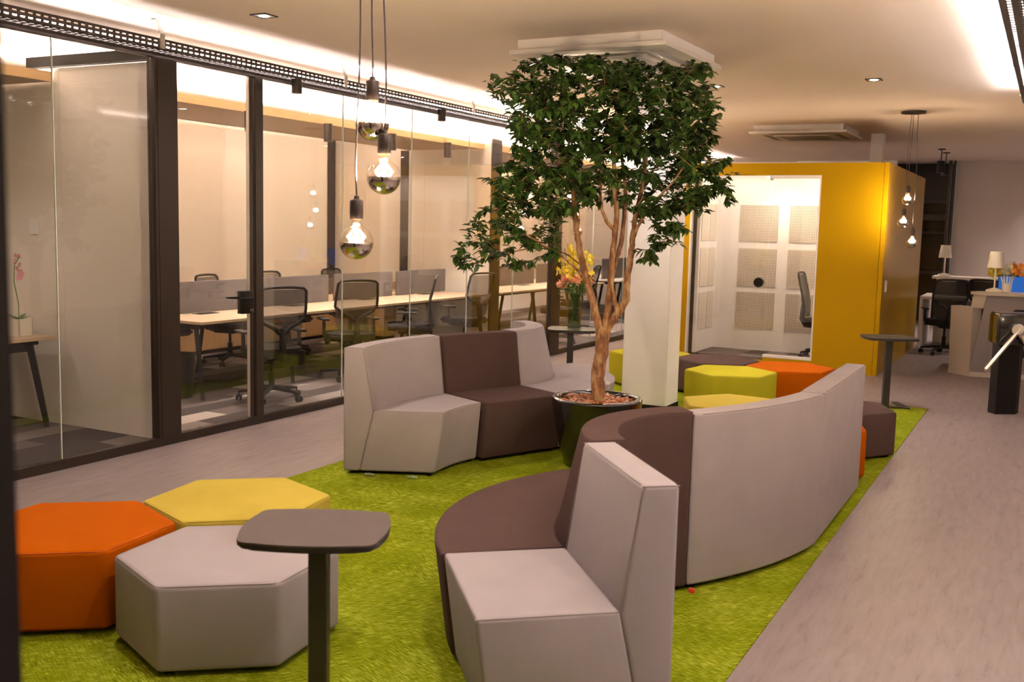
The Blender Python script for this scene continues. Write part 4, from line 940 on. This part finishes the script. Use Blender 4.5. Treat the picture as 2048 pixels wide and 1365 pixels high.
screen('dark grey modesty screen in the farthest office', -7.3, 17.4, 20.5, 0.745, 1.12)
b = BM(); box(b, -6.95, -6.93, 17.5, 20.4, 0.20, 0.68); tag(obj('modesty_board', b, M['screen'], smooth=False), 'grey board below the farthest pale desk', 'board')
# small office table with orchid
t = thing('wooden_desk', 'wooden desk corner with slanted black leg in the left office', 'desk', (-7.6, 4.85, 0))
b = BM(); box(b, -0.70, 0.68, -0.75, 0.61, 0.715, 0.74); obj('tabletop', b, M['oakdesk'], t, smooth=False)
b = BM(); box(b, -0.55, 0.5, 0.50, 0.56, 0.66, 0.714); box(b, 0.28, 0.42, 0.30, 0.55, 0.60, 0.66); obj('frame_rail', b, M['blackm'], t, smooth=False)
for s in (-1, 1):
    for q in (-0.68, 0.53):
        b = BM(); tube(b, [(s*0.42, q, 0.70), (s*0.42+s*0.16, q+0.03*(1 if q > 0 else -1), 0.0)], [0.036, 0.028], 4); obj('leg', b, M['blackm'], t, smooth=False)
t = thing('orchid_pot', 'white square pot with a pink orchid on the desk in the left office', 'potted plant', (-7.15, 5.28, 0.741), R(8))
b = BM(); s = 0.068
box(b, -s, s, -s, s, 0, 0.01)
for a in range(4): box(b, -s, s, s-0.008, s, 0.01, 0.135, Matrix.Rotation(a*PI/2, 4, 'Z'))
obj('pot', b, M['cream2'], t, smooth=False)
b = BM(); tube(b, [(0, 0, .08), (0.0, 0, .25), (-0.04, 0, .42), (-.03, 0, .55), (0.02, 0, .62)], 0.004, 6); obj('flower_stem', b, M['stem'], t)
b = BM()
for i, (x, z) in enumerate(((0.0, .62), (-.02, .58), (.02, .55), (.0, .52), (.03, .49), (.015, .46))): blossom(b, (x, 0.0, z), 0.036)
obj('blossoms', b, M['orchidp'], t, clean=False)
b = BM()
for a in (0.3, 1.9, 3.4, 5.0): leaf(b, V((0, 0, .12)), V((math.cos(a), math.sin(a), .5)), .13, .04, V((0, 0, 1)))
obj('orchid_leaves', b, M['leafl'], t, clean=False)
b = BM(); rbox(b, -7.35, -7.25, 5.545, 5.5595, 1.53, 1.65, 0.003, 1); tag(obj('wall_switch', b, M['white']), 'white switch plate on the wall of the left office', 'switch')
# waste bin
t = thing('waste_bin', 'black plastic waste bin on the floor beside the desk leg', 'bin', (-7.24, 7.00, 0))
b = BM(); lathe(b, [(0.0005, 0.0), (0.135, 0.0), (0.17, 0.40), (0.178, 0.405), (0.178, 0.415), (0.166, 0.415), (0.132, 0.012), (0.0005, 0.012)], 32); obj('bin_body', b, M['plastic'], t)
# low cabinets
def cabinet(label, x0, x1, y0, y1, n, axis):
    t = thing('low_cabinet', label, 'cabinet', ((x0+x1)/2, (y0+y1)/2, 0)); cx, cy = (x0+x1)/2, (y0+y1)/2
    b = BM(); box(b, x0-cx, x1-cx, y0-cy, y1-cy, 0.05, 0.80); obj('carcass', b, M['cabinet'], t, smooth=False)
    b = BM(); box(b, x0-cx, x1-cx+0.01*(axis == 'y'), y0-cy-0.01*(axis == 'x'), y1-cy, 0.801, 0.83); obj('cabinet_top', b, M['oakdesk'], t, smooth=False)
    b = BM(); box(b, x0-cx+0.02, x1-cx-0.02, y0-cy+0.02, y1-cy-0.02, 0.0, 0.05); obj('plinth', b, M['blackm'], t, smooth=False)
    for k in range(n):
        b = BM()
        if axis == 'y': L_ = (y1-y0)/n; box(b, x1-cx, x1-cx+0.016, y0-cy+k*L_+0.003, y0-cy+(k+1)*L_-0.003, 0.06, 0.62)
        else: L_ = (x1-x0)/n; box(b, x0-cx+k*L_+0.003, x0-cx+(k+1)*L_-0.003, y0-cy-0.016, y0-cy, 0.06, 0.62)
        d = obj('door', b, M['cabinet'], t, smooth=False)
    b = BM()
    for k in range(n*2):
        if axis == 'y': L_ = (y1-y0)/n/2; box(b, x1-cx+0.001, x1-cx+0.008, y0-cy+(k+.5)*L_-0.05, y0-cy+(k+.5)*L_+0.05, 0.67, 0.75)
        else: L_ = (x1-x0)/n/2; box(b, x0-cx+(k+.5)*L_-0.05, x0-cx+(k+.5)*L_+0.05, y0-cy-0.008, y0-cy-0.001, 0.67, 0.75)
    obj('socket_plates', b, M['blackm'], t, smooth=False)
cabinet('low wooden cabinet along the back wall behind the long desk', -9.55, -9.27, 6.0, 12.25, 7, 'y')
cabinet('short wooden cabinet in the corner by the dividing wall', -9.25, -8.45, 12.15, 12.44, 1, 'x')

# ================================================================== reception
t = thing('reception_counter', 'pale stepped reception counter with a slanted corner at right', 'counter', (-0.5, 13.6, 0))
def face_mesh(name, polys, m, par, label=None, thick=0.0):
    b = BM()
    for P in polys: b.faces.new([b.verts.new(V(p)-V(par.location)) for p in P])
    if thick: bmesh.ops.solidify(b, geom=b.faces[:], thickness=thick)
    return obj(name, b, m, par, label, smooth=False)
def solid_from_base(name, bot, top, m, par, label=None):
    b = BM(); o_ = V(par.location); A = [b.verts.new(V(p)-o_) for p in bot]; B2 = [b.verts.new(V(p)-o_) for p in top]; n_ = len(A)
    b.faces.new(A[::-1]); b.faces.new(B2)
    for i in range(n_): b.faces.new([A[i], A[(i+1) % n_], B2[(i+1) % n_], B2[i]])
    return obj(name, b, m, par, label, smooth=False)
solid_from_base('counter_side', [(-1.055, 13.757, 0.06), (-0.80, 13.53, 0.06), (-0.72, 13.62, 0.06), (-0.97, 13.85, 0.06)], [(-1.075, 13.757, 0.84), (-0.82, 13.53, 0.84), (-0.72, 13.62, 0.84), (-0.97, 13.85, 0.84)], M['counter'], t)
solid_from_base('counter_riser', [(-0.835, 13.545, 0.84), (-0.70, 13.44, 0.84), (-0.60, 13.52, 0.84), (-0.74, 13.64, 0.84)], [(-0.82, 13.545, 1.0), (-0.665, 13.42, 1.0), (-0.60, 13.52, 1.0), (-0.74, 13.64, 1.0)], M['counter'], t)
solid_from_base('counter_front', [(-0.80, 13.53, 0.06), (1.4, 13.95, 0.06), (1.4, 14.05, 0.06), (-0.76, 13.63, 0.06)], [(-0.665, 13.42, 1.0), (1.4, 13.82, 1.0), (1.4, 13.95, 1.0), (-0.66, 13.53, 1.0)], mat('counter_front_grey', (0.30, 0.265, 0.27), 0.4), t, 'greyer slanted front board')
solid_from_base('counter_top', [(-0.85, 13.52, 1.0), (-0.655, 13.37, 1.0), (1.4, 13.77, 1.0), (1.4, 14.2, 1.0), (-0.75, 13.72, 1.0)], [(-0.85, 13.52, 1.035), (-0.655, 13.37, 1.035), (1.4, 13.77, 1.035), (1.4, 14.2, 1.035), (-0.75, 13.72, 1.035)], M['counter'], t)
solid_from_base('counter_plinth', [(-1.06, 13.76, 0), (-0.795, 13.515, 0), (1.4, 13.93, 0), (1.4, 14.03, 0), (-0.97, 13.86, 0)], [(-1.06, 13.76, 0.058), (-0.795, 13.515, 0.058), (1.4, 13.93, 0.058), (1.4, 14.03, 0.058), (-0.97, 13.86, 0.058)], M['counter'], t)
t = thing('reception_desk', 'white reception desk with raised shelf at the back, left of the counter', 'desk', (-1.2, 17.0, 0))
def rb2(name, q, m, par=t): 
    b = BM(); box(b, q[0]+1.2, q[1]+1.2, q[2]-17.0, q[3]-17.0, q[4], q[5]); return obj(name, b, m, par, smooth=False)
rb2('side_board', (-1.74, -1.70, 16.6, 17.9, 0, 0.735), M['counter']); rb2('desktop', (-1.74, 0.2, 16.6, 17.6, 0.736, 0.775), M['counter'])
rb2('front_board', (-1.60, 0.2, 17.55, 17.60, 0, 0.735), M['counter']); rb2('raised_front', (-1.62, 0.2, 17.62, 17.68, 0, 1.02), M['counter']); rb2('raised_shelf', (-1.66, 0.2, 17.30, 17.75, 1.021, 1.06), M['counter'])
def table_lamp(label, x, y, z):
    t = thing('table_lamp', label, 'lamp', (x, y, z), 0, 'white table lamps at reception')
    b = BM(); lathe(b, [(0.0005, 0.0), (0.095, 0.0), (0.098, 0.012), (0.085, 0.028), (0.03, 0.045), (0.012, 0.05)], 32); obj('lamp_base', b, M['lampwhite'], t)
    b = BM(); cyl(b, (0, 0, 0.045), (0, 0, 0.33), 0.010, n=12); obj('lamp_pole', b, M['lampwhite'], t)
    b = BM(); lathe(b, [(0.098, 0.29), (0.072, 0.485), (0.070, 0.485), (0.096, 0.29)], 32); obj('lamp_shade', b, M['lampwhite'], t)
table_lamp('white table lamp standing on the reception counter corner', -0.60, 13.62, 1.036)
table_lamp('white table lamp on the raised shelf of the rear reception desk', -1.50, 17.45, 1.061)
t = thing('flower_cup', 'pale cup of fluted paper with an orange and yellow posy on the counter', 'flowers', (-0.47, 13.74, 1.036))
b = BM(); lathe(b, [(0.0005, 0), (0.052, 0), (0.056, 0.10), (0.052, 0.10), (0.048, 0.01), (0.0005, 0.01)], 24); obj('cup', b, M['cream2'], t)
b = BM()
for k in range(12):
    a = k*0.52; cyl(b, (0.03*math.cos(a), 0.03*math.sin(a), 0.05), (0.075*math.cos(a), 0.075*math.sin(a), 0.19), 0.006, n=6)
obj('rolled_papers', b, M['white'], t)
for nm, mm, sx, zz, cnt in (('yellow_blossoms', 'orchidy', -.13, .25, 44), ('white_blossoms', 'whitep', -.01, .26, 24), ('orange_blossoms', 'orangep', .11, .27, 70)):
    b = BM(); spray(b, (sx, -0.03, zz), .085, .065, cnt, .032); obj(nm, b, M[mm], t, clean=False)
b = BM()
for i in range(30): a = rf_.random()*6.28; leaf(b, V((.07*math.cos(a), .07*math.sin(a), .2)), V((math.cos(a), math.sin(a), rf_.uniform(-.3, .6))), .07, .02, V((0, 0, 1)))
tube(b, [(0, 0, .25), (.03, 0, .32), (.07, 0, .37)], .003, 5); obj('posy_leaves', b, M['leafl'], t, clean=False)
def monitor(label, x, y, z, wd, ht, rz, scr):
    t = thing('computer_monitor', label, 'monitor', (x, y, z), R(rz), 'monitors at reception')
    b = BM(); rbox(b, -wd/2, wd/2, -0.012, 0.02, 0.06, 0.06+ht, 0.006, 2); obj('monitor_case', b, M['blackm'], t)
    b = BM(); box(b, -wd/2+0.012, wd/2-0.012, -0.0145, -0.0125, 0.075, 0.045+ht); obj('monitor_display', b, scr, t, smooth=False)
    b = BM(); box(b, -0.02, 0.02, 0.0, 0.02, 0.0, 0.2); rbox(b, -0.1, 0.1, -0.07, 0.09, 0, 0.012, 0.004, 1); obj('monitor_stand', b, M['blackm'], t)
monitor('monitor with a blue picture glowing behind the flower posy', -0.42, 14.35, 0.86, 0.36, 0.30, -10, M['monitorb'])
monitor('monitor with a pale blue window at the right photo edge', 0.02, 14.25, 0.86, 0.50, 0.34, 18, M['monitor'])
b = BM(); box(b, -0.7, 1.4, 14.15, 14.9, 0.82, 0.859); tag(obj('inner_worktop', b, M['counter'], smooth=False), 'worktop behind the reception counter carrying the monitors', 'worktop')
b = BM(); box(b, -0.7, -0.66, 14.2, 14.85, 0, 0.819); box(b, 1.3, 1.34, 14.2, 14.85, 0, 0.819); tag(obj('worktop_support', b, M['counter'], smooth=False), 'boards supporting the worktop behind the reception counter', 'support')
b = BM(); rbox(b, -1.30, -0.85, 17.25, 17.29, 0.80, 1.00, 0.006, 1); tag(obj('monitor_back', b, M['blackm']), 'dark monitor lying behind the reception chair back', 'monitor')
# visitor chair behind the turnstile
t = thing('visitor_chair', 'black cantilever visitor chair behind the turnstile', 'chair', (-0.10, 12.35, 0), R(185))
b = BM(); rbox(b, -0.24, 0.24, -0.22, 0.24, 0.42, 0.47, 0.02, 2); obj('seat', b, M['chairfab'], t)
b = BM(); rbox(b, -0.22, 0.22, -0.27, -0.24, 0.55, 0.90, 0.012, 2); obj('backrest', b, M['chairfab'], t)
for s in (-1, 1):
    b = BM(); tube(b, [(s*0.24, 0.26, 0.04), (s*0.26, 0.24, 0.20), (s*0.26, 0.10, 0.42), (s*0.27, -0.18, 0.44), (s*0.27, -0.26, 0.70)], 0.013, 8)
    tube(b, [(s*0.25, -0.26, 0.04), (s*0.26, -0.10, 0.25), (s*0.26, 0.10, 0.42)], 0.013, 8); tube(b, [(s*0.27, -0.22, 0.66), (s*0.28, 0.0, 0.66), (s*0.28, 0.14, 0.64), (s*0.27, 0.16, 0.5), (s*0.26, 0.1, 0.43)], 0.012, 8); lg = obj('side_frame', b, M['chairblack'], t)
    b = BM()
    for yy in (0.26, -0.26): cyl(b, (s*0.24-0.012, yy, 0.028), (s*0.24+0.012, yy, 0.028), 0.028, n=14)
    obj('caster', b, M['chairblack'], lg)
# turnstile
t = thing('turnstile', 'black turnstile post with chrome tripod arms at the right edge', 'turnstile', (-0.31, 10.90, 0))
b = BM(); prism(b, [(-0.145, -0.03), (-0.075, -0.135), (0.095, -0.135+0.11), (0.12, 0.10), (-0.03, 0.17), (-0.14, 0.10)], 0, 0.80); obj('pedestal', b, M['blackm'], t, smooth=False)
b = BM(); rbox(b, -0.15, 0.35, -0.12, 0.20, 0.66, 0.975, 0.035, 3, Matrix.Rotation(R(18), 4, 'Z')); obj('top_housing', b, M['pot'], t)
b = BM(); cyl(b, (0.10, -0.16, 0.80), (0.07, -0.235, 0.84), 0.075, 0.055, n=28); hub = obj('hub', b, M['chrome'], t)
for e in ((-0.17, -0.33, 0.455), (0.50, -0.30, 0.80), (0.25, -0.20, 0.50)):
    b = BM(); cyl(b, (0.08, -0.225, 0.83), e, 0.019, n=16); sphere(b, e, 0.019, 12, 8); obj('tripod_arm', b, M['chrome'], t)
# spotlights over reception
for (x, y, z, l) in ((-1.709, 17.97, 2.70, 'black cylinder spotlight on a short stem, nearer one by the dark recess'), (-1.708, 18.75, 2.70, 'black cylinder spotlight on a short stem, rear one by the dark recess')):
    make_spot('spotlight', l, (x, y, z), 'stem spotlights near reception', stem=CEIL-z, size=0.06, h=0.19, power=25, m='blackm')
